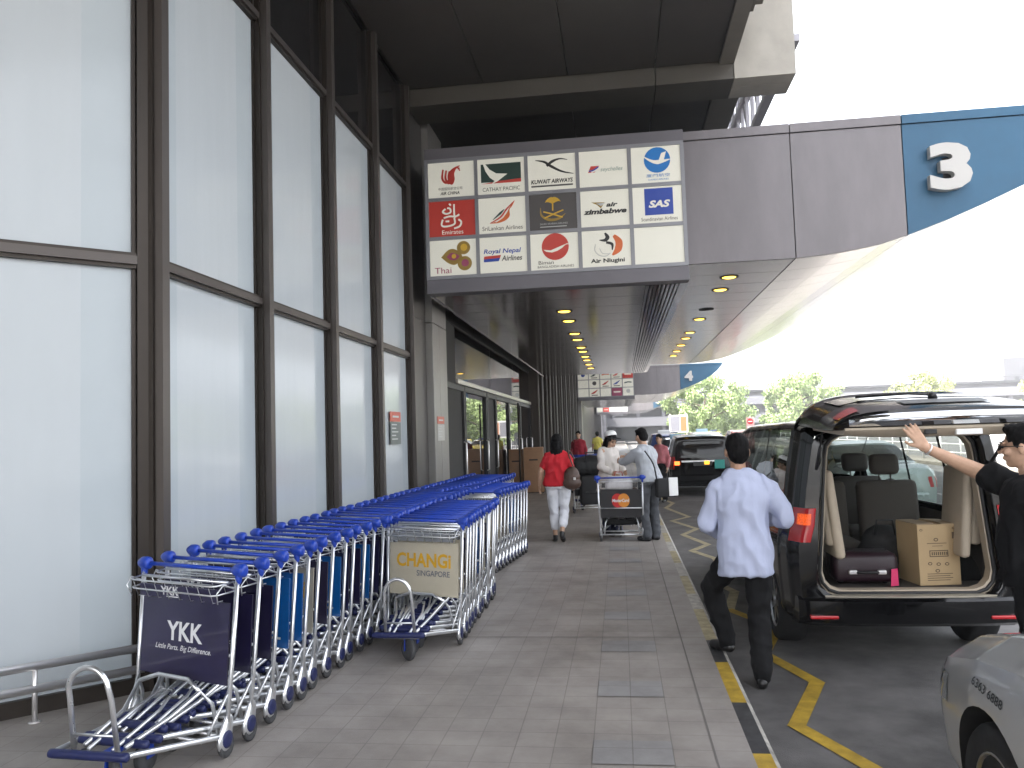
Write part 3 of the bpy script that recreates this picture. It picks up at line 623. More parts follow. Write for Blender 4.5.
def airline_sign(y, label, cells):
    S = thing('airline_sign', label, 'sign', (-0.88, y, 3.86), group='airline panels under the canopies'); ox = -0.88
    x0, x1, z0, z1 = -2.87 - ox, 1.11 - ox, 0.0, 2.28
    c = MB(); c.box((x0, 0.03, z0), (x1, 0.30, z1)); c.box((x0, 0.0, z0), (x1, 0.03, 0.21)); c.box((x0, 0.0, z1-0.17), (x1, 0.03, z1)); c.build('sign_casing', M_framed, S)
    f = MB(); gx0, gx1, gz0, gz1 = x0, x1, 0.212, z1-0.172; nb = 0.055; cw = (gx1-gx0-nb*6)/5; chh = (gz1-gz0-nb*4)/3
    for i in range(6): f.box((gx0+i*(cw+nb), -0.012, gz0), (gx0+i*(cw+nb)+nb, 0.029, gz1))
    for j in range(4):
        for i in range(5): f.box((gx0+nb+i*(cw+nb)+0.0005, -0.011, gz0+j*(chh+nb)), (gx0+(i+1)*(cw+nb)-0.0005, 0.029, gz0+j*(chh+nb)+nb))
    f.build('sign_frame', M_frame, S)
    for k, (lab, art) in enumerate(cells):
        i, j = k % 5, 2 - k//5; px = gx0+nb+i*(cw+nb)+0.002; pz = gz0+nb+j*(chh+nb)+0.002; w, h = cw-0.004, chh-0.004
        p = MB(); p.box((px, 0.004, pz), (px+w, 0.028, pz+h)); o = p.build('sign_panel', C_cream, S, label=lab or None)
        a = Art((px, 0.0035, pz), w, h); art(a)
        if a.mb.v: a.mb.build('logo', LM, o)
airline_sign(12.0, 'large board of fifteen airline logo panels hung under the canopy numbered 3', NAMES)
airline_sign(56.7, 'distant board of small airline panels hung under the canopy numbered 4', FAR)
airline_sign(102.7, 'farthest pale board with one red panel, below the distant canopy numbered 4', FAR5)

# ------------------------------------------------------------------ luggage trolleys
AD_NAVY = mat('advert_navy', (0.018, 0.014, 0.055), 0.28, coat=0.3, var=0.2, vscale=4); AD_BLUE = mat('advert_bright_blue', (0.008, 0.14, 0.46), 0.3, coat=0.3, var=0.35, vscale=3)
AD_CREAM = mat('advert_cream', (0.52, 0.47, 0.36), 0.35, coat=0.2, var=0.05); AD_GREY = mat('advert_grey', (0.20, 0.21, 0.22), 0.35, coat=0.2); AD_BLACK = mat('advert_black', (0.016, 0.015, 0.017), 0.3, coat=0.3)
T_white = mat('advert_white_print', (0.75, 0.75, 0.76), 0.5); T_gold = mat('advert_gold_print', (0.66, 0.36, 0.015), 0.5); T_grey = mat('advert_grey_print', (0.16, 0.17, 0.20), 0.5)
def arc(c, r, a0, a1, ax, ay, n=8):
    c, ax, ay = Vector(c), Vector(ax), Vector(ay); return [c + ax*(r*math.cos(R(a0+(a1-a0)*i/n))) + ay*(r*math.sin(R(a0+(a1-a0)*i/n))) for i in range(n+1)]
def make_trolley(ad, rear_ad=False, hoop=False):
    T = thing('luggage_trolley', '', 'trolley', group='luggage trolleys')
    f = MB()
    for s in (-1, 1):
        f.tube([(s*.375, .03, .08), (s*.385, -.02, .45), (s*.395, -.075, .93)], .0155, 9)                       # posts
        f.tube([(s*.375, .04, .11), (s*.365, .12, .13), (s*.22, .66, .205), (s*.20, .695, .21)], .015, 8)       # side rails
        f.tube([(s*.375, -.0, .33), (s*.33, .14, .14)], .010, 6)
        f.tube([(s*.31, .02, .10), (s*.29, .05, .27), (s*.25, .11, .345), (s*.17, .30, .26), (s*.12, .60, .21)], .0125, 8)
    f.tube([(-.25, .11, .345), (-.12, .075, .385), (.12, .075, .385), (.25, .11, .345)], .0125, 8)
    f.tube([(-.07, .63, .205), (-.08, .28, .28), (-.05, .12, .33), (.05, .12, .33), (.08, .28, .28), (.07, .63, .205)], .010, 7)
    f.tube([(-.375, .03, .10), (.375, .03, .10)], .013, 8); f.tube([(-.33, .20, .13), (.33, .20, .13)], .011, 7)
    f.tube([(-.37, -.052, .50), (.37, -.052, .50)], .009, 6)
    f.tube([(-.15, .50, .17), (-.15, .64, .175), (.15, .64, .175), (.15, .50, .17)], .010, 7)
    f.build('frame', M_chrome, T)
    if hoop:
     h = MB()
     pts = [(-.125, .66, .20), (-.118, .695, .46)] + [(p.x, .71, p.z) for p in arc((0, 0, .50), .115, 170, 10, (1, 0, 0), (0, 0, 1), 9)] + [(.118, .695, .46), (.125, .66, .20)]
     h.tube(pts, .0135, 9); h.tube([(-.12, .675, .29), (.12, .675, .29)], .007, 6); h.build('front_hoop', M_chrome, T)
    for y, w, z in ((.71, .225, .21), (.54, .215, .21), (.36, .20, .225)):
        b = MB(); b.lathe([(0.012, -w), (.021, -w+.008), (.022, -w+.03), (.022, w-.03), (.021, w-.008), (.012, w)], (0, y, z), (1, 0, 0), 12); b.build('platform_bar', M_navy_pl, T)
    # handle
    hb = MB(); hb.tube([(-.39, -.085, .955), (.39, -.085, .955)], .012, 10); o = hb.build('handle', M_blue_pl, T)
    for s in (-1, 1):
        g = MB(); g.lathe([(.012, -.052), (.026, -.05), (.036, -.042), (.039, -.015), (.036, .02), (.02, .05), (.012, .06)], (s*.40, -.085, .955), (1, 0, 0), 14); g.cap((s*.398, -.078, .90), .022, (s*.40, -.083, .95), .028, 10); g.build('grip', M_blue_pl, o)
    bb = MB(); bb.tube([(-.36, -.03, .895), (.36, -.03, .895)], .009, 7); bb.build('brake_bar', M_chrome, o)
    # basket
    k = MB()
    for z, d in ((.895, .10), (.845, .09)):
        k.tube([(-.37, -.07, z), (-.35, d-.02, z), (-.32, d, z), (.32, d, z), (.35, d-.02, z), (.37, -.07, z)], .005, 5)
    for x in np.linspace(-.31, .31, 8): k.tube([(x, .10, .885), (x, .06, .80), (x, -.03, .795)], .0035, 4, caps=False)
    for s in (-1, 1): k.tube([(s*.355, .07, .80), (s*.372, .10, .86), (s*.385, .05, .90), (s*.39, -.05, .86)], .0045, 5)
    k.build('basket', M_chrome, T)
    # boards
    bd = MB(); bd.box((-.335, .045, .802), (.30, .055, .870 if ad != 'cream' else .865), 0); bd.build('basket_panel', {'navy': AD_NAVY, 'blue': AD_NAVY, 'cream': AD_GREY, 'black': AD_BLACK}[ad], T)
    nrm = Vector((0, .985, .09)).normalized(); up = Vector((0, -.09, .995)).normalized(); O = Vector((0, -.010, .355))
    p = MB(); p.prism([(-.36, 0), (.36, 0), (.36, .42), (-.36, .43)], O, (1, 0, 0), up, -.012); am = {'navy': AD_NAVY, 'blue': AD_BLUE, 'cream': AD_CREAM, 'black': AD_BLACK}[ad]
    bo = p.build('ad_board', am, T)
    t = MB(); U = Vector((-1, 0, 0)); F = O + nrm*.012
    if ad == 'navy':
        put_text(t, 'YKK', F + Vector((.14, 0, 0)) + up*.195 + nrm*.003, U, up, .30, .105, 0, .025)
        put_text(t, 'Little Parts. Big Difference.', F + Vector((.23, 0, 0)) + up*.135 + nrm*.003, U, up, .46, .038, 0, .004, .3)
        put_text(t, 'YKK', (.12, .058, .818), U, Z_, .155, .048, 0, .03); t.box((-.03, .0555, .808), (.07, .058, .813), 0)
    elif ad == 'cream':
        put_text(t, 'CHANGi', F + Vector((.285, 0, 0)) + up*.225 + nrm*.003, U, up, .57, .115, 1, .03)
        put_text(t, 'AIRPORT', F + Vector((.285, 0, 0)) + up*.165 + nrm*.003, U, up, .20, .038, 3, .006); put_text(t, 'SINGAPORE', F + Vector((.07, 0, 0)) + up*.155 + nrm*.003, U, up, .345, .046, 2, .012)
    elif ad == 'blue':
        t.prism([(-.3, .05), (.3, .05), (.3, .065), (-.3, .065)], F + nrm*.003, U, up, 0, 0)
    if t.v: t.build('advert_lettering', [T_white, T_gold, T_grey, AD_CREAM], bo)
    if rear_ad:
        G = O - nrm*.003; t = MB()
        t.prism(disc_pts(-.055, .26, .105, n=30), G - nrm*.001, X_, up, 0, 0); t.prism(disc_pts(.055, .26, .105, n=30), G - nrm*.0018, X_, up, 0, 1)
        put_text(t, 'MasterCard', G + X_*-.15 + up*.235 - nrm*.004, X_, up, .30, .05, 2, .03, .15); t.build('advert_emblem', [mat('emblem_red', (0.55, 0.02, 0.02), 0.4), mat('emblem_orange', (0.70, 0.26, 0.03), 0.4), T_white], bo)
    # wheels
    for s in (-1, 1):
        w = MB(); A = Vector((s, 0, 0)); c = Vector((s*.375, .03, .062)); w.lathe([(.035, -.016), (.058, -.016), (.062, -.008), (.062, .008), (.058, .016), (.035, .016)], c, A, 20); wo = w.build('wheel', M_rubber, T)
        m = MB(); cc = c + Vector((s*.002, -.005, .055))
        m.cap(cc + Vector((-s*.006, .015, -.025)), .066, cc + Vector((-s*.006, -.02, .055)), .045, 16); m.v = [Vector((cc.x + (v[0]-cc.x)*.42, v[1], v[2])) for v in m.v]; m.build('wheel_cover', M_chrome, wo)
        d = MB(); d.lathe([(.001, .022), (.030, .021), (.044, .017), (.046, .006)], cc + Vector((s*.006, .012, -.018)), A, 20); d.build('wheel_disc', M_navy_pl, wo)
    c = MB(); c.lathe([(.03, -.018), (.076, -.018), (.083, -.009), (.083, .009), (.076, .018), (.03, .018)], (-.05, .60, .083), (.55, .83, 0) if hoop else (1, 0, 0), 20); co_ = c.build('caster', M_rubber, T)
    fk = MB()
    for s in (-1, 1): fk.prism([(-.03, 0), (.03, 0), (.02, .12), (-.015, .12)], (s*.028 - .053, .60, .075), (0, 1, 0), (0, 0, 1), .006)
    fk.box((-.085, .565, .185), (-.015, .635, .20)); fk.build('fork', M_blue_pl, co_)
    for o in [T] + list(T.children_recursive):                      # nested trolleys stand skewed in their row
        if o.data:
            for q in o.data.vertices: q.co.y -= SKEW*q.co.x*min(1, max(0, (.66-q.co.y)/.5))
    return T
SKEW = .30
PROTO = {}
def trolley(ad, x, y, heading, label, group, rear_ad=False, hoop=False, wx=1.0):
    key = (ad, rear_ad, hoop)
    if key not in PROTO: PROTO[key] = make_trolley(ad, rear_ad, hoop); t = PROTO[key]
    else: t = copy_tree(PROTO[key])
    t.location = (x, y, 0); t.rotation_euler = (0, 0, math.atan2(-heading[0], heading[1])); t['label'] = label; t['group'] = group; t.scale = (wx, 1, 1); return t
ADN = {'navy': 'dark navy', 'blue': 'bright blue', 'cream': 'cream'}
def heading(deg): return (-math.sin(R(deg)), -math.cos(R(deg)))
row1 = ['navy', 'navy', 'navy', 'blue', 'blue', 'cream', 'navy', 'blue', 'navy', 'navy']
for i in range(43):
    ad = row1[i] if i < 10 else ['navy', 'navy', 'cream', 'navy', 'blue', 'navy'][i % 6]
    lab = 'front trolley of the long row by the white panes, dark navy board facing out' if i == 0 else ('rearmost trolley of the long row by the wall' if i == 42 else '%s trolley from the front of the long row by the wall, %s board' % (ordn(i), ADN[ad]))
    trolley(ad, -2.465 + 0.0245*0.225*i + random.uniform(-.008, .008), 4.28 + .226*i + random.uniform(-.03, .03), heading(5 + random.uniform(-1.8, 1.8)), lab, 'trolleys nested in the long row along the wall', hoop=(i == 0), wx=.96)
row2 = ['cream'] + ['cream', 'navy', 'cream', 'cream', 'navy', 'blue', 'cream', 'navy', 'cream', 'cream']
for i in range(11):
    ad = row2[i]
    lab = 'front trolley of the short middle row, its cream board facing the camera' if i == 0 else '%s trolley from the front of the short middle row, %s board' % (ordn(i), ADN[ad])
    trolley(ad, -1.648 + random.uniform(-.006, .006) - .002*i, 6.50 + .187*i + random.uniform(-.022, .022), heading(2.5 + random.uniform(-1.6, 1.6)), lab, 'trolleys nested in the short middle row', hoop=(i == 0), wx=.885)
for i in range(10):
    ad = ['cream', 'cream', 'cream', 'navy', 'cream', 'blue', 'blue', 'cream', 'navy', 'cream'][i]
    trolley(ad, -1.90 + .019*i, 9.75 + .175*i, heading(3 + random.uniform(-.8, .8)), '%s trolley of the small row behind the middle row%s' % (ordn(i), ', %s board' % ADN[ad]), 'trolleys nested in the row behind the middle row')
for i in range(9):
    trolley(['cream', 'navy', 'cream'][i % 3], -1.32 + .02*i, 22.6 + .24*i, heading(8 + random.uniform(-1, 1)), '%s trolley of the distant row in front of the person in the red top' % ordn(i), 'distant trolleys beyond the woman in red')
# the couple's trolley, its handle towards the camera
SKEW = 0
lt_ = trolley('black', -.03, 12.2, (0.04, .99), 'loaded trolley with red and orange disc emblem, beside the embracing couple', 'trolleys in use on the footpath', True, wx=.84)
lt2 = trolley('black', -.62, 16.6, (-.3, .95), 'trolley half hidden under black luggage, behind the woman in red', 'trolleys in use on the footpath')

# ------------------------------------------------------------------ luggage
def rbox(lo, hi, r, mi=0, mb=None): mb = mb or MB(); mb.box(lo, hi, mi, bev=r); return mb
M_blackfab = mat('black_luggage_fabric', (0.013, 0.013, 0.014), 0.75, bump=0.3, bscale=220); M_maroon = mat('maroon_suitcase_shell', (0.020, 0.008, 0.013), 0.42, var=0.2, vscale=8, bump=0.2, bscale=160)
M_brownfab = mat('brown_luggage', (0.05, 0.028, 0.02), 0.6)
def suitcase(label, loc, rz, w, d, h, m, handle_m, cat='suitcase', tag_col=None, grip=True):
    S = thing('suitcase', label, cat, loc, rz)
    rbox((-w/2, -d/2, 0.03), (w/2, d/2, h), min(.045, d*.2)).build('shell', m, S, sharp=50)
    z = MB(); z.tube([(-w/2-.002, 0, .08), (-w/2-.002, 0, h-.06), (-w/2+.05, 0, h+.002), (w/2-.05, 0, h+.002), (w/2+.002, 0, h-.06), (w/2+.002, 0, .08)], .005, 6); z.build('zip_seam', M_black, S)
    if grip:
        zh = .45*h; g = MB(); g.tube([(-.085, -d/2-.005, zh), (-.08, -d/2-.032, zh), (.08, -d/2-.032, zh), (.085, -d/2-.005, zh)], .010, 8); g.build('handle', M_black, S)
        for s in (-1, 1):
            q = MB(); q.box((s*.105-.03, -d/2-.038, zh-.016), (s*.105+.03, -d/2-.002, zh+.016), bev=.007); q.build('handle_mount', handle_m, S)
    for sx in (-1, 1):
        q = MB(); q.lathe([(.02, -.012), (.028, -.008), (.028, .008), (.02, .012)], (sx*(w/2-.07), 0, .028), (0, 1, 0), 12); q.build('wheel', M_black, S)
    if tag_col:
        q = MB(); q.prism([(-.022, 0), (.022, 0), (.028, -.13), (-.028, -.13)], (w/2-.04, -d/2-.02, h*.55), (1, 0, .12), (0, -.1, 1), .004); q.build('luggage_tag', tag_col, S)
    return S
suitcase('large black upright suitcase standing on the trolley behind the woman in red', (-.62, 16.35, .16), R(10), .46, .28, .62, M_blackfab, M_black)
b = thing('duffel_bag', 'bulging black duffel bag lying on top of the upright black suitcase', 'bag', (-.62, 16.35, .79), R(14))
m = MB(); m.ell((0, 0, .19), (.40, .22, .20)); m.ell((.2, 0, .17), (.24, .2, .17)); m.ell((-.2, 0, .18), (.24, .2, .18)); link('bag_body', remesh(m, .02, 3, disp=(.008, 7, (1, 1, 1))), b).data.materials.append(M_blackfab)
m = MB(); m.tube([(-.15, -.19, .25), (-.12, -.17, .45), (.12, -.17, .45), (.15, -.19, .25)], .012, 8); m.build('strap', M_black, b)
suitcase('black suitcase lying on the platform of the trolley with the disc emblem', (-.02, 12.55, .20), R(5), .56, .42, .27, M_blackfab, M_black, grip=False)
suitcase('brown suitcase stacked upright at the front of the trolley with the disc emblem', (-.02, 12.66, .475), R(5), .50, .24, .30, M_brownfab, M_black)
bx = thing('plastic_bag', 'pale shopping bag resting in the basket of the trolley with the disc emblem', 'bag', (-.05, 12.22, .765), R(5))
m = MB(); m.rings([(0, 0, 0, .20, .05), (0, .0, .08, .21, .06), (0, 0, .16, .19, .045), (0, .01, .21, .15, .02)], 18); m.build('bag_body', mat('pale_bag', (0.52, 0.50, 0.50), 0.45, var=0.15, vscale=12), bx)
m = MB(); m.tube([(-.07, 0, .19), (-.05, 0, .27), (.05, 0, .27), (.07, 0, .19)], .006, 6); m.build('bag_handle', M_red, bx)
# brown crates by the entrance
M_kraft = mat('kraft_brown_board', (0.30, 0.165, 0.085), 0.65, var=0.12, vscale=4)
def stand(label, x, y, w, d, h):
    S = thing('display_box', label, 'box', (x, y, 0), R(4)); rbox((-w/2, -d/2, .02), (w/2, d/2, h), .012).build('box_body', M_kraft, S, sharp=40)
    q = MB(); q.box((-.12, -d/2-.004, h*.71), (.12, -d/2-.001, h*.74)); q.build('slot', M_dark, S); q = MB(); q.box((-w/2+.02, -d/2+.02, 0), (w/2-.02, d/2-.02, .019)); q.build('plinth', M_black, S)
stand('tall brown box nearer the glass doors, darker of the two boxes', -2.98, 22.9, .40, .5, 1.22)
stand('tall brown box with a dark slot, standing next to the woman in red', -2.45, 22.6, .56, .5, 1.27)
bo = thing('barrier_post', 'thin dark post with a base standing between the two brown boxes', 'post', (-2.72, 21.6, 0))
m = MB(); m.tube([(0, 0, .02), (0, 0, 2.5)], .022, 10); m.build('pole', M_bronze, bo); m = MB(); m.lathe([(.16, 0), (.16, .015), (.05, .03), (.024, .05)], (0, 0, 0), (0, 0, 1)); m.build('post_base', M_bronze, bo)

# ------------------------------------------------------------------ people
def skinmat(n, c): return mat(n, c, 0.5, 0, 0.4, var=0.1, vscale=30)
SK1 = skinmat('skin_tan', (0.42, 0.24, 0.155)); SK2 = skinmat('skin_light', (0.50, 0.31, 0.21)); M_hair = mat('black_hair', (0.006, 0.0055, 0.0055), 0.7, 0, 0.12, var=0.5, vscale=40, stretch=(1, 1, .2))
def cloth(n, c, v=.1): return mat(n, c, 0.85, 0, 0.2, var=v, vscale=9, bump=0.9, bscale=11, stretch=(1, 1, .4))
def hand(mb, w, d, n, s, k=1.0, curl=0.35, spread=0.12):    # wrist, finger direction, palm normal, thumb side
    w, d = Vector(w), Vector(d).normalized(); n = Vector(n); n = (n - d*n.dot(d)).normalized(); s = Vector(s); s = (s - d*s.dot(d) - n*s.dot(n)).normalized()
    for a in (-.026, -.009, .009, .026): mb.cap(w + s*a*.75*k, .015*k, w + d*.085*k + s*a*k, .0125*k, 8)
    for a, L, sp in ((.030, .072, .9), (.010, .082, .3), (-.010, .076, -.3), (-.029, .060, -.9)):
        b = w + d*.085*k + s*a*k; d1 = (d*math.cos(curl*.5) + n*math.sin(curl*.5) + s*sp*spread).normalized(); d2 = (d*math.cos(curl*1.5) + n*math.sin(curl*1.5) + s*sp*spread).normalized()
        m = b + d1*L*.5*k; mb.cap(b, .0098*k, m, .0088*k, 8); mb.cap(m, .0088*k, m + d2*L*.5*k, .0072*k, 8)
    b = w + d*.025*k + s*.026*k; m = b + (d*.65 + s*.75 + n*.15).normalized()*.042*k; mb.cap(b, .0145*k, m, .0108*k, 8); mb.cap(m, .0108*k, m + (d*.9 + s*.35 + n*.2).normalized()*.032*k, .0088*k, 8)
def person(label, loc, rz, J, skin, vox=.010, h=1.0, female=False, shirt=None, sleeve='long', hem=.80, trousers=None, leg=1.0, shoe=None, hair='short', head_dir=(0, 1, 0), hands=None, belly=0.0, hair_m=None, wide=1.0, shirt_flare=0.0, glasses=False):
    P = thing('person', label, 'person', loc, rz)
    D = dict(pel=(0, 0, .95), waist=(0, .005, 1.08), chest=(0, .0, 1.27), neck=(0, -.01, 1.45), head=(0, .015, 1.60), shR=(.185, 0, 1.405), shL=(-.185, 0, 1.405), elR=(.225, -.03, 1.12), elL=(-.225, -.03, 1.12), wrR=(.235, .06, .87), wrL=(-.235, .06, .87),
             hiR=(.09, 0, .92), hiL=(-.09, 0, .92), knR=(.095, .02, .50), knL=(-.095, .02, .50), anR=(.095, -.02, .085), anL=(-.095, -.02, .085), toR=(.11, .14, .03), toL=(-.11, .14, .03))
    D.update(J); D = {k: Vector(v)*h for k, v in D.items()}
    hd = Vector(head_dir).normalized(); hr_ = hd.cross(Z_).normalized(); hu = hr_.cross(hd).normalized(); HM = Matrix((hr_, hd, hu)).transposed(); HC = D['head']
    h0 = h; hh = h*1.07
    def hp_(x, y, z): return HC + HM @ (Vector((x, y, z))*hh)
    def torso(mb, g, z0=None, gh=0):
        pel, wa, chs, nk = D['pel'], D['waist'], D['chest'], D['neck']; sh = (D['shR'] + D['shL'])/2; shx = (D['shR']-D['shL']); ax = shx.normalized(); ay = Z_.cross(ax).normalized()
        hipw = (.175 if female else .160)*wide; spec = [(pel - Vector((0, 0, .10*h)), hipw*.93, .115), (pel, hipw, .118), (wa, (.135 if female else .148)*wide, .100 + belly), (chs, .168*wide, .112 + belly*.3), (sh - Vector((0, 0, .05*h)), .176*wide, .098), (sh + Vector((0, 0, .015*h)), .125*wide, .062), (nk + Vector((0, 0, .005*h)), .058, .056)]
        if z0 is not None:
            spec = [q for q in spec if q[0].z > z0 + .03]; c0 = D['pel'] + (D['waist']-D['pel'])*((z0 - D['pel'].z)/max(.01, (D['waist'].z-D['pel'].z))) if z0 > D['pel'].z else Vector((D['pel'].x, D['pel'].y, z0))
            spec = [(c0, (hipw + .012 + shirt_flare), .130 + shirt_flare + belly*.5)] + [(q[0], q[1] + (.012 + shirt_flare*.6)*max(0, min(1, 1-(q[0].z-z0)/(.30*h))), q[2] + (.018 + shirt_flare*.6)*max(0, min(1, 1-(q[0].z-z0)/(.30*h)))) for q in spec]
        rr = []
        for c, a, b in spec:
            rr.append([c + ax*((a*h+g)*math.copysign(abs(math.cos(t))**.85, math.cos(t))) + ay*((b*h+g)*math.copysign(abs(math.sin(t))**.85, math.sin(t))) for t in [2*math.pi*j/20 for j in range(20)]])
        # subdivide rings smoothly
        out = []
        for i in range(len(rr)-1):
            for k in range(3):
                t = k/3; out.append([a.lerp(b, t) for a, b in zip(rr[i], rr[i+1])])
        out.append(rr[-1]); mb.loft(out)
    ctr = (D['shR']+D['shL'])/2; lw = 1.0 if female else (1.24 if wide > 1.05 else 1.1); SJ = {k: D['sh'+k].lerp(ctr, .17) - Vector((0, 0, .040*h)) for k in 'RL'}
    b = MB(); torso(b, 0)
    b.cap(D['neck'] - Vector((0, 0, .03*h)), .056*h, HC - hu*.05*h - hd*.02*h, .052*h, 12)
    b.ell(hp_(0, -.012, .030), (.074*h, .094*h, .088*h), HM); b.ell(hp_(0, .016, -.035), (.060*h, .074*h, .078*h), HM); b.ell(hp_(0, .048, -.082), (.030*h, .030*h, .026*h), HM)
    b.cap(hp_(0, .086, .012), .009*h, hp_(0, .100, -.022), .0145*h, 8); b.ell(hp_(0, .078, -.055), (.024*h, .014*h, .010*h), HM)
    for s in (-1, 1): b.ell(hp_(s*.076, -.012, -.008), (.010*h, .020*h, .033*h), HM); b.ell(hp_(s*.030, .080, .022), (.024*h, .012*h, .008*h), HM); b.ell(hp_(s*.042, .060, -.02), (.024*h, .022*h, .022*h), HM)
    for s in 'RL':
        sj = SJ[s]; b.cap(sj, .050*h*lw, D['el'+s], .039*h*lw); b.cap(D['el'+s], .040*h*lw, D['wr'+s], .028*h); b.cap(D['hi'+s], .080*h, D['kn'+s], .056*h); b.cap(D['kn'+s], .054*h, D['an'+s], .036*h)
        b.cap(D['an'+s] - Vector((0, 0, .03*h)), .034*h, D['to'+s], .028*h)
        hs_ = (hands or {}).get(s)
        if hs_ is None: d = (D['wr'+s]-D['el'+s]); q = (1 if s == 'L' else -1); hs_ = (d, (q, 0, 0), (0, 1, 0), .55)
        hand(b, D['wr'+s], hs_[0], hs_[1], hs_[2], h, hs_[3])
    me = remesh(b, vox, 3); me.materials.append(skin); link('body', me, P)
    if shirt:
        m = MB(); torso(m, .014*h, hem*h)
        for s in 'RL':
            sj = SJ[s]; m.cap(sj, .062*h*lw, D['el'+s], .053*h*lw) if sleeve == 'long' else m.cap(sj, .062*h*lw, sj.lerp(D['el'+s], .62), .060*h*lw)
            if sleeve == 'long': m.cap(D['el'+s], .052*h*lw, D['el'+s].lerp(D['wr'+s], .88), .041*h)
        me = remesh(m, max(vox, .009), 4, disp=(.020, 6.5, (1, 1, .62))); me.materials.append(shirt); so_ = link('shirt', me, P)
        c = MB(); nk = D['neck'] - Vector((0, 0, .012*h)); c.tube([nk + Vector((.062*h*math.cos(t), .062*h*math.sin(t)+.004, .012*h*math.sin(t)*-1)) for t in [2*math.pi*i/16 for i in range(16)]], .013*h, 8, closed=True); c.build('collar', shirt, so_)
    if trousers:
        m = MB(); pel = D['pel']; m.rings([(pel.x, pel.y, pel.z-.10*h, .160*wide*h, .120*h), (pel.x, pel.y, pel.z, (.180 if female else .163)*wide*h, .120*h), (pel.x, pel.y, pel.z+.06*h, .150*wide*h, .108*h)], 20)
        for s in 'RL':
            m.cap(D['hi'+s] - Vector((0, 0, .035)), .094*h*(wide**.7), D['kn'+s], .071*h); e = D['kn'+s].lerp(D['an'+s], leg); m.cap(D['kn'+s], .071*h, e, .064*h)
        me = remesh(m, max(vox, .009), 4, disp=(.014, 6.5, (1, 1, .9))); me.materials.append(trousers); link('trousers', me, P)
    if shoe:
        for s in 'RL':
            m = MB(); a, t = D['an'+s], D['to'+s]; d = (t-a); d = d.normalized(); hl = a + Vector((0, 0, -.045*h)) - Vector((d.x, d.y, 0))*.035*h
            m.cap(hl, .040*h, t, .034*h); m.cap(hl.lerp(t, .55), .046*h, t, .037*h); m.cap(a - Vector((0, 0, .01*h)), .046*h, hl.lerp(t, .4) + Vector((0, 0, .02*h)), .042*h)
            me = remesh(m, .009, 3); me.materials.append(shoe); link('shoe', me, P)
    m = MB(); hm = hair_m or M_hair
    if hair in ('short', 'crop'):
        m.ell(hp_(0, -.022, .044), (.083*h, .098*h, .090*h), HM); m.ell(hp_(0, -.055, -.005), (.076*h, .066*h, .085*h), HM)
        if hair == 'short': m.ell(hp_(0, .03, .095), (.062*h, .05*h, .030*h), HM)
    elif hair == 'long':
        m.ell(hp_(0, -.022, .044), (.086*h, .10*h, .092*h), HM); m.ell(hp_(0, -.055, -.06), (.095*h, .07*h, .13*h), HM); m.ell(hp_(0, -.06, -.16), (.105*h, .06*h, .10*h), HM)
        for s in (-1, 1): m.ell(hp_(s*.072, -.02, -.07), (.028*h, .05*h, .12*h), HM)
    elif hair == 'tied':
        m.ell(hp_(0, -.022, .044), (.083*h, .098*h, .088*h), HM); m.ell(hp_(0, -.12, .0), (.04*h, .05*h, .06*h), HM)
    me = remesh(m, max(vox*.8, .007), 2, disp=(.004, 40, (1, 1, .25))); me.materials.append(hm); link('hair', me, P)
    for s in (-1, 1):
        e = MB(); e.ell(hp_(s*.030, .081, .004), (.013*h, .008*h, .007*h), HM, 8); e.build('eye', M_dark, P); e = MB(); e.tube([hp_(s*.014, .090, .024), hp_(s*.030, .089, .029), hp_(s*.048, .078, .024)], .004*h, 6); e.build('eyebrow', M_hair, P)
    if glasses:
        g = MB()
        for s in (-1, 1):
            g.tube([hp_(s*.034 + .025*math.cos(t), .101 - .010*abs(math.cos(t)), .003 + .017*math.sin(t)) for t in [2*math.pi*i/14 for i in range(14)]], .0028, 6, closed=True); g.tube([hp_(s*.060, .092, .008), hp_(s*.078, .05, .008), hp_(s*.082, -.02, .006)], .003, 6)
            g.prism([(.026*math.cos(t), .017*math.sin(t)) for t in [2*math.pi*i/14 for i in range(14)]], hp_(s*.034, .096, .003), hr_, hu, .002)
        g.tube([hp_(-.010, .103, .006), hp_(.010, .103, .006)], .0028, 6); g.build('glasses', M_dark, P)
    return P, D
blk = cloth('black_trousers', (0.010, 0.010, 0.011)); M_shoe = mat('black_shoe_leather', (0.012, 0.011, 0.011), 0.35)
# man stepping off the kerb
pm, dm = person('man in untucked light blue shirt and black trousers stepping between kerb and road', (.84, 5.86, RZ), R(-4),
    dict(pel=(.0, -.02, .93), waist=(-.005, -.02, 1.07), chest=(-.005, .0, 1.27), neck=(-.02, .03, 1.47), head=(-.02, .065, 1.605), shR=(.185, .02, 1.41), shL=(-.19, .02, 1.40), elR=(.285, -.02, 1.14), wrR=(.20, .24, 1.10), elL=(-.25, .0, 1.11), wrL=(-.13, .23, .98),
         hiL=(-.09, 0, .90), hiR=(.09, -.02, .90), knL=(-.235, .28, .60), anL=(-.145, .30, .215), toL=(-.235, .40, .16), knR=(.075, .02, .48), anR=(.065, -.10, .085), toR=(.09, .08, .03)), SK1, .008, 1.0,
    shirt=cloth('light_blue_shirt', (0.43, 0.465, 0.61), .06), sleeve='long', hem=.76, trousers=blk, shoe=M_shoe, head_dir=(-.12, 1, -.06), hands={'R': ((-.3, .9, .1), (-1, 0, 0), (0, .2, 1), .7), 'L': ((.4, .9, 0), (1, 0, 0), (0, .2, 1), .7)}, wide=1.0, shirt_flare=-.004, belly=.0)
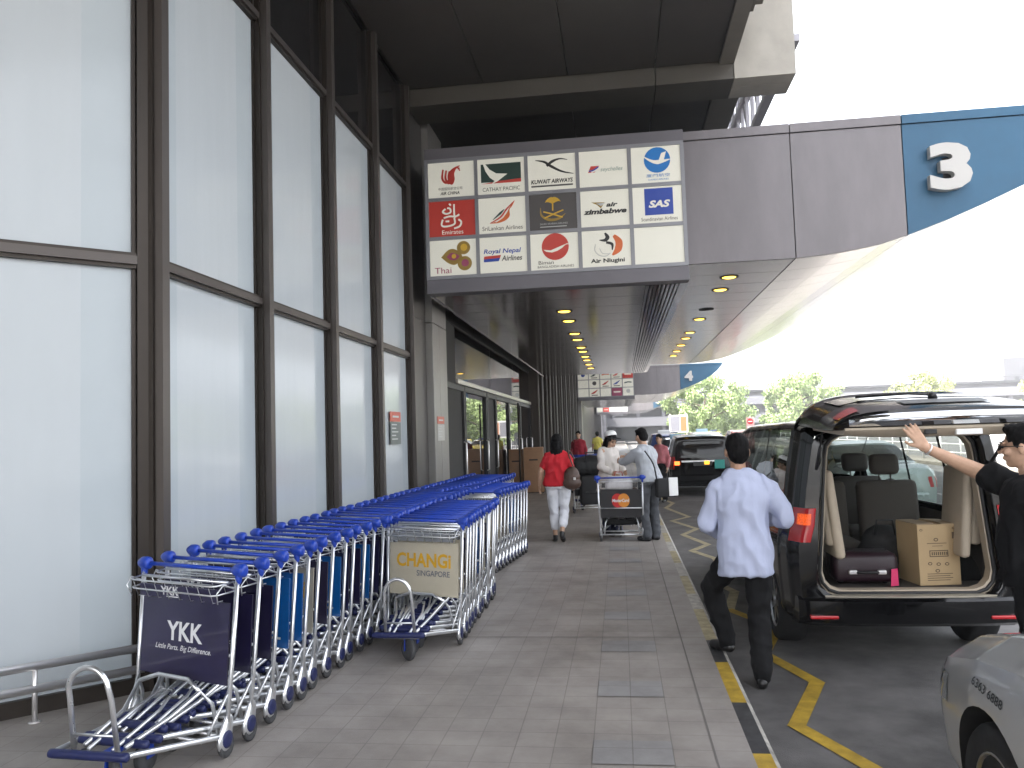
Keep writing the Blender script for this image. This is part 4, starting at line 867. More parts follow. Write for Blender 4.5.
w = MB(); w.tube([Vector((-.15, .195, 1.0)) + Vector((.04*math.cos(t), .012*math.sin(t), .038*math.sin(t))) for t in [2*math.pi*i/14 for i in range(14)]], .010, 6, closed=True); w.build('wristwatch', M_black, pm)
# man with raised arm at the tailgate
pb_, db = person('man in black polo shirt and glasses raising one arm to the open tailgate', (2.24, 4.80, RZ), R(62),
    dict(elR=(.20, .29, 1.485), wrR=(.04, .52, 1.625), shR=(.205, .05, 1.42), elL=(-.24, -.10, 1.13), wrL=(-.23, -.06, .88), head=(.0, .03, 1.62), toR=(.12, .15, .03), toL=(-.13, .14, .03)), SK2, .006, 1.0,
    shirt=cloth('black_polo', (0.009, 0.009, 0.010)), sleeve='half', hem=.88, trousers=blk, shoe=M_shoe, head_dir=(.08, 1, -.02), hands={'R': ((-.05, .50, .86), (.88, .47, 0), (-.47, .88, .3), .12), 'L': None}, belly=.045, wide=1.16, glasses=True, shirt_flare=.015)
wc = Vector((.052, .503, 1.614)); ad_ = (Vector((.04, .52, 1.625)) - Vector((.20, .29, 1.485))).normalized(); u_, v_ = _frame(ad_)
w = MB(); w.tube([wc + (u_*math.cos(t) + v_*math.sin(t))*.031 for t in [2*math.pi*i/18 for i in range(18)]], .006, 6, closed=True); w.lathe([(.001, .004), (.016, .003), (.017, -.004)], wc + u_*-.033, u_*-1, 14); w.build('wristwatch', M_steel, pb_)
# woman in red
pw, dw = person('woman in red top and white cropped trousers walking away with a brown shoulder bag', (-.97, 12.30, 0), R(-4),
    dict(hiR=(.095, 0, .92), knR=(.08, .05, .50), anR=(.06, -.16, .16), toR=(.065, -.05, .03), knL=(-.09, .04, .50), anL=(-.075, .03, .085), toL=(-.10, .18, .03), elL=(-.275, -.05, 1.13), wrL=(-.31, .03, .90), elR=(.26, -.05, 1.12), wrR=(.25, .10, .92)), SK2, .010, .945, female=True,
    shirt=cloth('red_knit_top', (0.52, 0.022, 0.032), .08), sleeve='half', hem=.905, trousers=cloth('white_cropped_trousers', (0.74, 0.75, 0.79), .05), leg=.62, shoe=M_shoe, hair='long', wide=1.22, belly=.02)
bg_ = thing('shoulder_bag', 'brown leather shoulder bag hanging at the side of the woman in red', 'bag', (-.745, 12.12, .98), R(-10)); m = MB(); m.ell((0, 0, .0), (.125, .065, .16)); m.ell((0, 0, -.09), (.14, .075, .10)); me = remesh(m, .012, 3, disp=(.005, 9, (1, 1, 1))); me.materials.append(mat('brown_leather', (0.075, 0.042, 0.03), 0.45, var=0.25, vscale=10)); link('bag_body', me, bg_)
m = MB(); m.tube(curve([(.05, 0, .10), (-.02, .03, .26), (-.07, .11, .37), (-.06, .20, .38), (.0, .22, .25)], 4), .011, 8); m.build('strap', MATS['brown_leather'], bg_)
m = MB(); m.box((.04, -.08, -.04), (.075, -.06, .0), bev=.005); m.build('buckle', M_steel, bg_)
# man in grey embracing
pg, dg_ = person('man in pale grey pullover and grey jeans reaching out to the woman in white', (.40, 12.28, 0), R(42),
    dict(pel=(0, -.03, .95), chest=(0, .03, 1.27), shR=(.18, .06, 1.39), shL=(-.18, .06, 1.39), elR=(.19, .31, 1.20), wrR=(.12, .54, 1.24), elL=(-.16, .31, 1.20), wrL=(-.10, .54, 1.19), head=(0, .13, 1.575), neck=(0, .08, 1.44)), SK2, .010, .985,
    shirt=cloth('pale_grey_pullover', (0.42, 0.44, 0.47), .08), hem=.90, trousers=cloth('grey_jeans', (0.085, 0.09, 0.10), .3), shoe=mat('dark_trainer', (0.03, 0.03, 0.033), 0.6, var=.4, vscale=25), head_dir=(.1, 1, -.28), hands={'R': ((-.4, .9, .1), (-1, -.2, 0), (0, .1, 1), .4), 'L': ((.4, .9, .1), (1, -.2, 0), (0, .1, 1), .4)})
mb_ = thing('messenger_bag', 'black and white messenger bag slung behind the man in grey', 'bag', (.64, 12.14, .80), R(22)); m = MB(); m.box((-.16, -.06, -.15), (.16, .06, .13), bev=.03); m.build('bag_body', M_blackfab, mb_, sharp=60)
m = MB(); m.box((.02, -.072, -.13), (.165, -.058, .14), bev=.006); m.build('bag_flap', M_white, mb_); m = MB(); m.tube(curve([(-.14, 0, .12), (-.22, -.08, .35), (-.34, -.06, .55)], 4), .012, 6); m.build('strap', M_black, mb_)
# woman in white being embraced
pw2, _ = person('woman in long white blouse and dark sun visor embraced beside the loaded trolley', (-.20, 12.98, 0), R(-130),
    dict(head=(0, .07, 1.53), neck=(0, .03, 1.41), elR=(.23, .02, 1.12), wrR=(.16, .18, 1.02), elL=(-.23, .02, 1.12), wrL=(-.16, .18, 1.02)), SK2, .011, .98, female=True,
    shirt=cloth('white_blouse', (0.62, 0.58, 0.54), .06), hem=.72, trousers=cloth('navy_trousers', (0.015, 0.018, 0.04)), shoe=M_shoe, hair='long', head_dir=(.2, 1, -.5), shirt_flare=.03)
hat = thing('sun_visor', 'black and white sun visor worn by the woman in white', 'hat', (-.145, 12.935, 1.545), R(-130)); m = MB(); m.lathe([(.096, .03), (.098, .05), (.088, .085), (.058, .112), (.02, .12)], (0, 0, 0), (0, -.2, 1), 20); m.build('hat_crown', M_white, hat); m = MB(); m.prism(disc_pts(0, 0.03, .115, .15, 24), (0, 0, .0), (1, 0, 0), (0, .98, -.16), .012); m.build('brim', M_black, hat)
# distant people
person('distant person in a red top and dark jacket standing behind the far trolleys', (-1.36, 26.3, 0), R(170), {}, SK2, .02, .98, shirt=cloth('distant_red_top', (0.36, 0.03, 0.05)), hem=.9, trousers=blk, shoe=M_shoe, hair='tied')
person('distant person in a yellow top and dark trousers by the far column', (-1.02, 36.0, 0), R(10), {}, SK1, .02, .96, shirt=cloth('yellow_top', (0.62, 0.55, 0.12)), sleeve='half', hem=.9, trousers=cloth('dark_blue_trousers', (0.02, 0.025, 0.05)), shoe=M_shoe)
person('person in a pink top and dark clothes beside the black taxi', (.95, 20.2, RZ), R(150), {}, SK2, .02, .97, female=True, shirt=cloth('pink_top', (0.50, 0.17, 0.19)), hem=.98, trousers=blk, shoe=M_shoe, hair='tied')

# ------------------------------------------------------------------ vehicles
M_glass = mat('car_glass_dark', (0.018, 0.020, 0.022), 0.03, 0, 0.9); M_glassT = glass_mat('car_glass_clear', (0.72, 0.80, 0.78)); M_tint = glass_mat('car_glass_tinted', (0.30, 0.33, 0.33))
M_alloy = mat('alloy_rim', (0.50, 0.50, 0.51), 0.28, 1.0); M_well = mat('wheel_well', (0.008, 0.008, 0.008), 0.9); M_seamc = mat('door_gap', (0.006, 0.006, 0.006), 0.8)
M_headl = mat('headlamp_glass', (0.55, 0.57, 0.58), 0.06, 0.4, coat=1.0); M_plate = mat('number_plate_black', (0.015, 0.015, 0.015), 0.4)
M_reart = mat('tail_lamp_lit', (0.5, 0.02, 0.01), 0.2, emit=(1.0, 0.16, 0.03), estr=0.6)
def paint(n, c, metal=0.0, r=0.22): return mat(n, c, r, metal, 0.5, coat=1.0, var=0.04, vscale=3)
class Shell:
    SUB = 4
    def __init__(s, keys, W):
        k = np.array(keys, float); s.k = k; s.ys = None; s.y0, s.y1 = k[0, 0], k[-1, 0]
        ys = np.unique(np.concatenate([np.linspace(s.y0, s.y1, int((s.y1-s.y0)/.055)), k[:, 0]])); s.ys = ys
        s.par = np.stack([np.interp(ys, k[:, 0], k[:, i]) for i in range(1, 6)], 1)
        q = s.par.copy()
        for _ in range(2):
            q[1:-1] = .25*q[:-2] + .5*q[1:-1] + .25*q[2:]
        s.par = q
    def ring(s, p):
        zl, zb, zt, w, wt = p; g = min(1, max(0, (zt-zb)/.35)); top = .075*g + .012*(1-g)
        low = curve([(0, zl), (w*.55, zl), (w*.86, zl+.012), (w*.965, zl+.07), (w*.985, zl+.2*(zb-zl)+.06), (w, zl+.58*(zb-zl)), (w*.992, zl+.82*(zb-zl)), (w*.955, zb)], 3)
        gl = curve([(w*.945, zb+.012*g), (w*.945+(wt-w*.945)*.42, zb+.5*(zt-top-zb)), (wt, zt-top)], 3)
        rf = curve([(wt, zt-top), (wt*.93, zt-top*.42), (wt*.62, zt-top*.1), (wt*.3, zt-.004), (0, zt)], 3)
        s.ng = (len(low), len(low)+len(gl)-1)
        return low + gl + rf[1:]
    def grid(s): return [[(x, y, z) for x, z in s.ring(p)] for y, p in zip(s.ys, s.par)]
    def at(s, y): return s.ring([np.interp(y, s.ys, s.par[:, i]) for i in range(5)])
def build_car(T, sh, body_m, side_w, ws, rw, arches, glass_m, open_rear=False):
    G = sh.grid(); nh = len(G[0]); n = 2*nh - 2; V = []; F = []; MI = []
    for ringp in G:
        V += list(ringp) + [(-x, y, z) for x, y, z in ringp[-2:0:-1]]
    gs = {0: ('body', body_m), 1: ('wheel_arch', M_well)}
    for i, iv in enumerate(side_w): gs[2+2*i] = ('side_window', glass_m); gs[3+2*i] = ('side_window', glass_m)
    wi, ri = 2+2*len(side_w), 3+2*len(side_w); gs[wi] = ('windscreen', glass_m); gs[ri] = ('rear_window', glass_m)
    g0, g1 = sh.ng
    for i in range(len(G)-1):
        ym = (sh.ys[i]+sh.ys[i+1])/2; hgt = np.interp(ym, sh.ys, sh.par[:, 2]-sh.par[:, 1])
        for j in range(n):
            F.append((i*n+j, i*n+(j+1) % n, (i+1)*n+(j+1) % n, (i+1)*n+j)); jj = j if j < nh-1 else n-1-j; left = j >= nh-1; m = 0
            if g0 <= jj < g1 and hgt > .14:
                for q, (a, b) in enumerate(side_w):
                    if a <= ym <= b: m = 2+2*q+(1 if left else 0)
            elif jj > g1:
                if ws and ws[0] <= ym <= ws[1]: m = wi
                if rw and rw[0] <= ym <= rw[1]: m = ri
            MI.append(m)
    if not open_rear: F.append(tuple(range(n))); MI.append(0)
    F.append(tuple((len(G)-1)*n + j for j in range(n))[::-1]); MI.append(0)
    me = bpy.data.meshes.new('shell'); me.from_pydata(V, [], F)
    for k in sorted(gs): me.materials.append(gs[k][1])
    me.polygons.foreach_set('material_index', MI); o = link('tmp', me); tmp = []
    if arches:
        bmh = bmesh.new(); bmh.from_mesh(me); bmesh.ops.recalc_face_normals(bmh, faces=bmh.faces[:]); bmh.to_mesh(me); bmh.free()
        c = MB()
        for yc, zc, r_ in arches:
            for s in (-1, 1): c.lathe([(r_, 0), (r_, .46)], (s*(sh.par[:, 3].max()+.12), yc, zc), (-s, 0, 0), 40, 1, False)
        cm = c.mesh('cut', [gs[0][1], M_well]); co2 = link('tmp2', cm)
        md = o.modifiers.new('b', 'BOOLEAN'); md.object = co2; md.operation = 'DIFFERENCE'; md.solver = 'EXACT'; md.material_mode = 'INDEX' if hasattr(md, 'material_mode') else md.material_mode
        dg = bpy.context.evaluated_depsgraph_get(); res = bpy.data.meshes.new_from_object(o.evaluated_get(dg)); bpy.data.objects.remove(co2)
    else: res = me.copy()
    bpy.data.objects.remove(o)
    byk = {}
    for p in res.polygons: byk.setdefault(p.material_index, []).append(tuple(p.vertices))
    co_ = [v.co.copy() for v in res.vertices]; body = None; out = {}
    if 1 in byk:
        fl_ = byk.pop(1)
        for f in fl_:
            c_ = sum((co_[i] for i in f), Vector())/len(f); q_ = 100 + 2*min(range(len(arches)), key=lambda a: abs(arches[a][0]-c_.y)) + (1 if c_.x > 0 else 0); byk.setdefault(q_, []).append(f); gs[q_] = gs[1]
    for k in sorted(byk):
        name, m = gs[k]; mb = MB(); used = {}; fs = []
        for f in byk[k]:
            fs.append(tuple(used.setdefault(i, len(used)) for i in f))
        vs = [None]*len(used)
        for i, q in used.items(): vs[q] = co_[i]
        if name in ('side_window', 'windscreen', 'rear_window'):
            pass
        mb.add(vs, fs, 0, True); ob = mb.build(name, m, T if body is None else (T if name == 'body' else body), sharp=38 if name == 'body' else 45)
        if name == 'body': body = ob
        out.setdefault(name, []).append(ob)
    return body
def wheel(T, x, y, r, w, spokes=7, m=None):
    s = 1 if x > 0 else -1; A = Vector((s, 0, 0)); c = Vector((x, y, r)); b = MB()
    b.lathe([(r*.60, -w/2), (r*.93, -w/2), (r*.985, -w*.4), (r, -w*.25), (r, w*.25), (r*.985, w*.4), (r*.93, w/2), (r*.66, w/2), (r*.62, w*.42)], c - A*w/2, A, 36); o = b.build('wheel', M_tyre, T)
    q = MB(); q.lathe([(r*.63, -.03), (r*.66, .0), (r*.62, .002), (r*.60, -.03), (r*.56, -.06)], c - A*.004, A, 32)
    u, v = _frame(A)
    for i in range(spokes):
        t = 2*math.pi*i/spokes; d = u*math.cos(t) + v*math.sin(t); e = A.cross(d)
        q.add([c + d*r*.10 + e*r*.085 + A*-.012, c + d*r*.62 + e*r*.055 - A*.018, c + d*r*.62 - e*r*.055 - A*.018, c + d*r*.10 - e*r*.085 + A*-.012, c + d*r*.10 + e*r*.085 - A*.05, c + d*r*.62 + e*r*.055 - A*.05, c + d*r*.62 - e*r*.055 - A*.05, c + d*r*.10 - e*r*.085 - A*.05], [(0, 1, 2, 3), (0, 4, 5, 1), (3, 2, 6, 7)])
    q.lathe([(r*.16, -.03), (r*.15, -.004), (r*.03, 0)], c - A*.006, A, 16); q.build('rim', m or M_alloy, o)
    d = MB(); d.lathe([(r*.60, 0), (.01, .001)], c - A*.075, A, 24); d.build('brake_disc', M_well, o); return o
def seam(mb, sh, y, j0, j1, side, r_=.004):
    rg = sh.at(y); mb.tube([Vector((side*x, y, z)) for x, z in rg[j0:j1]], r_, 5)
def patch(mb, sh, ya, yb, z0, z1, side, off=.006, ny=8, mi=0):
    rows = []
    for y in np.linspace(ya, yb, ny):
        rg = sh.at(y); zs = [p[1] for p in rg[:sh.ng[0]]]; xs = [p[0] for p in rg[:sh.ng[0]]]; rows.append([Vector((side*(float(np.interp(z, zs[2:], xs[2:]))+off), y, z)) for z in np.linspace(z0, z1, 5)])
    v = [p for r_ in rows for p in r_]; f = [(i*5+j, i*5+j+1, (i+1)*5+j+1, (i+1)*5+j) for i in range(ny-1) for j in range(4)]; mb.add(v, f, mi, True)
SEDAN = [(0, .42, .70, .90, .56, .50), (.05, .30, .86, .99, .76, .66), (.25, .24, .93, 1.05, .84, .70), (.75, .20, .94, 1.08, .875, .70), (1.45, .18, .93, 1.40, .88, .60), (1.9, .18, .92, 1.455, .88, .60), (2.6, .18, .91, 1.45, .88, .60), (2.85, .18, .90, 1.40, .88, .61), (3.55, .19, .87, 1.00, .875, .70), (3.9, .20, .82, .93, .865, .70), (4.3, .22, .72, .83, .82, .66), (4.48, .25, .62, .73, .74, .58), (4.6, .34, .50, .60, .52, .42)]
MPV = [(0, .42, .86, 1.30, .68, .56), (.05, .32, .92, 1.50, .80, .66), (.22, .26, .96, 1.58, .86, .68), (1.0, .20, .95, 1.62, .875, .67), (2.5, .18, .93, 1.62, .88, .66), (2.85, .18, .92, 1.56, .88, .66), (3.55, .19, .90, 1.08, .875, .70), (3.95, .20, .84, .97, .865, .70), (4.25, .22, .74, .86, .80, .62), (4.4, .30, .55, .66, .56, .44)]
def car(name, label, cat, loc, rz, paint_m, kind='sedan', roof_sign=None, group=None, glass=None, plate=True, band=None):
    T = thing(name, label, cat, loc, rz, group); keys = SEDAN if kind == 'sedan' else MPV; sh = Shell(keys, .88); L = sh.y1
    if kind == 'sedan': wn = [(1.0, 1.38), (1.46, 2.10), (2.17, 3.20)]; ws = (2.86, 3.5); rw = (.78, 1.42); ax = (.95, 3.72)
    else: wn = [(.32, 1.0), (1.08, 2.0), (2.08, 3.15)]; ws = (2.88, 3.5); rw = None; ax = (.82, 3.55)
    body = build_car(T, sh, paint_m, wn, ws, rw, [(ax[0], .31, .365), (ax[1], .31, .365)], glass or M_glass)
    for y in ax:
        for s in (-1, 1): wheel(T, s*.845, y, .31, .20)
    d = MB()
    for s in (-1, 1):
        for y in (wn[1][0]-.04, wn[2][0]-.035, wn[2][1]-.1): seam(d, sh, y, 5, sh.ng[0], s)
    d.build('door_gap', M_seamc, body)
    for s in (-1, 1):
        for y in (wn[1][0]+.15, wn[2][0]+.15):
            h = MB(); x = float(sh.at(y)[sh.ng[0]-3][0]); h.box((s*(x+.012)-.012, y, .80), (s*(x+.012)+.012, y+.16, .825), bev=.006); h.build('door_handle', paint_m, T)
        m = MB(); m.ell((s*.99, wn[2][1]-.42, .98), (.10, .055, .07)); m.tube([(s*.86, wn[2][1]-.40, .93), (s*.95, wn[2][1]-.42, .95)], .025, 6); m.build('wing_mirror', paint_m, T)
        t = MB(); patch(t, sh, .035, .26, .66 if kind == 'sedan' else .72, .84 if kind == 'sedan' else 1.05, s); t.build('tail_lamp', M_red, T)
        t = MB(); patch(t, sh, L-.42, L-.14, .56, .68, s, .004); t.build('headlamp', M_headl, T)
        t = MB(); patch(t, sh, ax[1]-.53, ax[1]-.45, .66, .70, s, .006, 3); t.build('side_repeater', M_amber, T)
    if kind == 'mpv':
        r_ = MB(); r_.prism([(-.56, 0), (.56, 0), (.47, .42), (-.47, .42)], (0, -.006, 1.02), (1, 0, 0), (0, .10, .995), -.012); r_.build('rear_window', glass or M_glass, body)
        g = MB(); g.box((-.55, -.022, .90), (.55, .02, .95), bev=.008); g.build('chrome_garnish', M_chrome, T)
    b = MB(); b.box((-.62, -.05, .40), (.62, .05, .58), bev=.04); b.build('rear_bumper', paint_m, T)
    if plate:
        zp = .68 if kind == 'sedan' else .80; p = MB(); p.box((-.24, -.03, zp), (.24, .02, zp+.11), bev=.004); p.build('number_plate', M_plate, T)
    if roof_sign:
        zt = float(sh.at(2.1)[-1][1]); r_ = MB(); r_.box((-.30, 1.98, zt-.01), (.30, 2.16, zt+.14), bev=.03); r_.build('roof_sign', roof_sign, T)
    if band:
        for s in (-1, 1):
            t = MB(); patch(t, sh, .5, 4.0, .50, .72, s, .003, 40); t.build('paint_band', band, T)
    return T, sh, body
P_silver = paint('silver_paint', (0.58, 0.59, 0.60), .6, .32); P_black = mat('black_paint', (0.004, 0.004, 0.0045), 0.12, 0, 0.25, coat=0.3); P_blue = paint('dark_blue_paint', (0.012, 0.03, 0.12)); P_yel = paint('yellow_paint', (0.62, 0.45, 0.02)); P_white = paint('white_car_paint', (0.66, 0.68, 0.70)); P_lb = paint('light_blue_paint', (0.30, 0.48, 0.62)); P_pink = paint('pale_red_paint', (0.50, 0.22, 0.20))
# silver taxi at the lower right
T, sh, body = car('silver_taxi', 'silver taxi cut off at the lower right corner, telephone number on its wing', 'taxi', SILV, 0, P_silver, 'sedan', roof_sign=mat('taxi_sign', (0.6, 0.6, 0.6), .4))
t = MB(); rows = []
y0, z0 = 3.30, .715
def wing(y, z):
    rg = sh.at(y); return Vector((-(float(np.interp(z, [p[1] for p in rg[2:sh.ng[0]]], [p[0] for p in rg[2:sh.ng[0]]]))+.0022), y, z))
v, f, _ = text_geo('6363 6888', .01, .15); t.add([wing(3.86 - a*.29, .735 + b*.036 - a*.012) for a, b in v], f); t.build('telephone_number', mat('dark_lettering', (0.04, 0.045, 0.05), .5), body)
# black taxi ahead
T, sh, body = car('black_taxi', 'black taxi seen from behind ahead of the open van, left tail lamp glowing', 'taxi', (2.12, 21.6, RZ), R(-1.5), P_black, 'mpv', glass=M_tint)
for s, m in ((-1, M_reart), (.16, M_amber)):
    q = MB(); q.box((s*.66-.07, -.045, .83), (s*.66+.07, .03, .93), bev=.02); q.build('lit_lamp', m, T)
q = MB(); q.box((.30, -.034, .72), (.56, .0, .95), bev=.01); q.build('advert_sticker', mat('teal_sticker', (0.02, 0.30, 0.26), .4), T)
car('blue_car', 'dark blue car with pale roof sign in the kerb lane beyond the black taxi', 'car', (2.15, 38, RZ), 0, P_blue, 'mpv', roof_sign=M_white)
car('yellow_taxi', 'bright yellow taxi in the distance, middle lane', 'taxi', (3.9, 58, RZ), 0, P_yel, 'sedan', roof_sign=P_blue)
car('white_taxi', 'white and pale blue taxi in the middle lane between the yellow and dark blue cars', 'taxi', (4.25, 41, RZ), 0, P_white, 'mpv', roof_sign=P_lb, band=P_lb)
car('blue_saloon', 'dark blue saloon far off in the outer lane', 'car', (6.3, 62, RZ), 0, P_blue)
car('pale_red_car', 'pale red car in the outer lane under the trees', 'car', (8.2, 56, RZ), 0, P_pink, 'mpv')
car('yellow_saloon', 'small yellow saloon partly hidden beside the pale red car', 'taxi', (8.8, 76, RZ), 0, P_yel, roof_sign=P_blue)
car('pale_taxi', 'pale silver green taxi in the next lane, seen through the open van', 'taxi', (4.55, 14.5, RZ), 0, paint('pale_green_silver', (0.45, 0.55, 0.52), .3), glass=M_tint)
car('dark_blue_car', 'dark car parked close behind the blue car in the kerb lane', 'car', (2.25, 30.5, RZ), 0, paint('charcoal_paint', (0.02, 0.022, 0.03)), 'sedan', roof_sign=P_lb)

# ------------------------------------------------------------------ black people carrier with its tailgate up
VAN = thing('people_carrier', 'black people carrier with its tailgate raised and luggage in the open boot', 'van', (2.05, 6.25, RZ), R(0))
vk = [(0.02, .36, 1.00, 1.74, .765, .62), (.12, .31, 1.02, 1.79, .815, .66), (.35, .27, 1.03, 1.82, .85, .69), (.9, .22, 1.02, 1.835, .86, .70), (2.6, .20, 1.00, 1.82, .86, .70), (3.1, .20, .99, 1.77, .86, .70), (3.95, .20, .96, 1.16, .86, .72), (4.3, .21, .90, 1.02, .84, .70), (4.6, .23, .78, .90, .77, .62), (4.75, .34, .56, .66, .55, .44)]
vs = Shell(vk, .86); vb = build_car(VAN, vs, P_black, [(.42, 1.22), (1.30, 2.18), (2.26, 3.55)], (3.12, 3.9), None, [(.80, .32, .375), (3.75, .32, .375)], glass_mat('privacy_glass', (0.34, 0.37, 0.36)), open_rear=True)
for y in (.80, 3.75):
    for s in (-1, 1): wheel(VAN, s*.83, y, .32, .215)
def rrect(hw, z0, z1, r_, n=8, hw2=None):                      # rounded opening, hw2 = half width at the top
    hw2 = hw2 or hw; pts = []
    for cx, cz, a0 in ((hw-r_, z0+r_, -90), (hw2-r_, z1-r_, 0), (-hw2+r_, z1-r_, 90), (-hw+r_, z0+r_, 180)):
        for i in range(n+1): pts.append((cx + r_*math.cos(R(a0+90*i/n)), cz + r_*math.sin(R(a0+90*i/n))))
    return pts
def polar(poly, c, n=72):
    out = []
    for i in range(n):
        t = 2*math.pi*i/n; dx, dz = math.cos(t), math.sin(t); best = None
        for k in range(len(poly)):
            ax, az = poly[k][0]-c[0], poly[k][1]-c[1]; bx, bz = poly[(k+1) % len(poly)][0]-c[0], poly[(k+1) % len(poly)][1]-c[1]; ex, ez = bx-ax, bz-az; den = dx*ez - dz*ex
            if abs(den) < 1e-9: continue
            u = (ax*ez - az*ex)/den; w = (ax*dz - az*dx)/den
            if u > 0 and -1e-6 <= w <= 1+1e-6: best = u if best is None else max(best, u)
        out.append((c[0]+dx*best, c[1]+dz*best))
    return out
r0 = vs.ring(vs.par[0]); outer = polar([(x, z) for x, z in r0] + [(-x, z) for x, z in r0[-2:0:-1]], (0, 1.1))
i0 = polar(rrect(.655, .46, 1.73, .16, hw2=.57), (0, 1.1)); i1 = polar(rrect(.625, .50, 1.715, .15, hw2=.545), (0, 1.1)); i2 = polar(rrect(.59, .545, 1.69, .14, hw2=.51), (0, 1.1))
fr = MB(); L3 = lambda P_, y: [Vector((x, y, z)) for x, z in P_]
fr.loft([L3(outer, .02), L3(i0, -.005), L3(i1, .03), L3(i1, .07)], caps=False); fr.build('rear_frame', P_black, VAN, sharp=50)
M_beige = mat('beige_trim', (0.46, 0.39, 0.30), 0.6, var=0.08, vscale=6); M_taupe = mat('taupe_seat_fabric', (0.085, 0.074, 0.064), 0.85, bump=0.3, bscale=160); M_inner = mat('dark_interior_trim', (0.065, 0.057, 0.05), 0.7)
rb2 = MB(); rb2.tube([Vector((x, .065, z)) for x, z in polar(rrect(.612, .522, 1.705, .145, hw2=.532), (0, 1.1))], .014, 6, closed=True); rb2.build('door_seal', M_black, VAN)
it = MB(); it.loft([L3(i2, .07), L3(i2, .16)], caps=False); ii = L3(i1, .068); it.loft([ii, L3(i2, .07)], caps=False); it.build('opening_trim', M_beige, VAN)
fl = MB(); fl.box((-.78, .12, .50), (.78, 3.6, .53)); fl.build('cargo_floor', M_inner, VAN)
for s in (-1, 1):
    q = MB(); q.add([(s*.60, .16, .53), (s*.70, .5, .53), (s*.76, 3.4, .53), (s*.76, 3.4, .98), (s*.74, .5, .98), (s*.64, .16, .98)], [(0, 1, 4, 5), (1, 2, 3, 4)]); q.build('side_trim', M_inner, VAN)
hl = MB(); hl.add([(-.56, .14, 1.70), (.56, .14, 1.70), (.58, .6, 1.745), (-.58, .6, 1.745), (.58, 3.0, 1.74), (-.58, 3.0, 1.74)], [(0, 1, 2, 3), (3, 2, 4, 5)]); hl.build('headlining', M_beige, VAN)
bmp = MB(); bp_ = [(-.80, .16), (-.78, .03), (-.70, -.04), (-.4, -.075), (0, -.085), (.4, -.075), (.70, -.04), (.78, .03), (.80, .16)]
bmp.loft([[Vector((x, y+dy, z)) for x, y in bp_ + [(.6, .3), (-.6, .3)]] for z, dy in ((.30, .06), (.33, .01), (.40, 0), (.485, .005), (.505, .03), (.51, .12))], smooth=True); bmp.build('rear_bumper', P_black, VAN, sharp=35)
st = MB(); st.prism([(x, y-.003) for x, y in [(-.66, .02), (-.4, -.03), (0, -.045), (.4, -.03), (.66, .02)]] + [(.6, .09), (-.6, .09)], (0, 0, .508), (1, 0, 0), (0, 1, 0), .010); st.build('loading_sill', mat('sill_plate', (0.42, 0.38, 0.31), .35, .3), VAN)
for s in (-1, 1):
    q = MB(); q.box((s*.62-.10, -.068, .36), (s*.62+.10, -.02, .385), bev=.008); q.build('reflector', M_red, VAN)
    t = MB()
    for z0, z1, mi in ((.90, 1.02, 1), (1.03, 1.16, 0)):
        pass
    # tail lamp wraps the rear corner
    def lp(y, z): 
        rg = vs.at(max(y, .02)); zs = [p[1] for p in rg[2:vs.ng[1]]]; xs = [p[0] for p in rg[2:vs.ng[1]]]; return float(np.interp(z, zs, xs))
    rows = []
    for x_in, y in ((-.075, -.004), (-.045, -.008), (-.008, -.004), (.004, .04), (.004, .09), (.004, .14)):
        rows.append([Vector((s*(lp(y, z)+x_in), y, z)) for z in np.linspace(.91, 1.16, 7)])
    v = [p for r_ in rows for p in r_]; f = []; mi = []
    for i in range(len(rows)-1):
        for j in range(6): f.append((i*7+j, i*7+j+1, (i+1)*7+j+1, (i+1)*7+j)); mi.append(1 if 3 <= j <= 4 and 0 < i < 4 else 0)
    o_ = len(t.v); t.v += [tuple(p) for p in v]; t.f += f; t.m += mi; t.sm += [True]*len(f); t.build('tail_lamp', [M_red, mat('lit_amber_red', (0.6, 0.06, 0.01), .2, emit=(1.0, .13, .02), estr=.10, var=.5, vscale=60, bump=.6, bscale=90)], VAN)
# tailgate
def gate_prof(x):
    k = abs(x)/.705; c = .05*k**3 + .09*k**8; e = .10*k**4
    return [(.20, 1.79), (.25, 1.87-c), (.16, 1.96-c), (.06, 2.005-c*1.2), (-.04, 2.0-c*1.2), (-.08, 1.98-c), (-.30, 1.96-c), (-.55+e*.3, 1.938-c), (-.60+e*.4, 1.936-c), (-.80+e*.6, 1.908-c), (-.98+e, 1.878-c*.8), (-1.045+e, 1.862-c*.6), (-1.07+e, 1.825-c*.4), (-1.06+e, 1.765), (-1.035+e, 1.745), (-1.0+e, 1.738), (-.6+e*.4, 1.745), (-.1, 1.775)]
TG = MB(); xs = [-.705, -.69, -.655, -.60] + list(np.linspace(-.52, .52, 13)) + [.60, .655, .69, .705]
TG.loft([[Vector((x, y, z)) for y, z in gate_prof(x)] for x in xs]); tg = TG.build('tailgate', P_black, VAN, sharp=32)
def on_gate(x, y, up=.006):
    P_ = gate_prof(x)[3:13]; ys_ = [p[0] for p in P_][::-1]; zs_ = [p[1] for p in P_][::-1]; return Vector((x, y, float(np.interp(y, ys_, zs_)) + up))
def gpatch(x0, x1, y0, y1, nx=10, ny=6, up=.006):
    m = MB(); v = [on_gate(x, y, up) for x in np.linspace(x0, x1, nx) for y in np.linspace(y0, y1, ny)]; m.add(v, [(i*ny+j, i*ny+j+1, (i+1)*ny+j+1, (i+1)*ny+j) for i in range(nx-1) for j in range(ny-1)], 0, True); return m
gpatch(-.56, .56, -.52, -.09).build('tailgate_window', M_glass, tg)
for s in (-1, 1): gpatch(min(s*.665, s*.54), max(s*.665, s*.54), -.92, -.74).build('tailgate_lamp', M_red, tg)
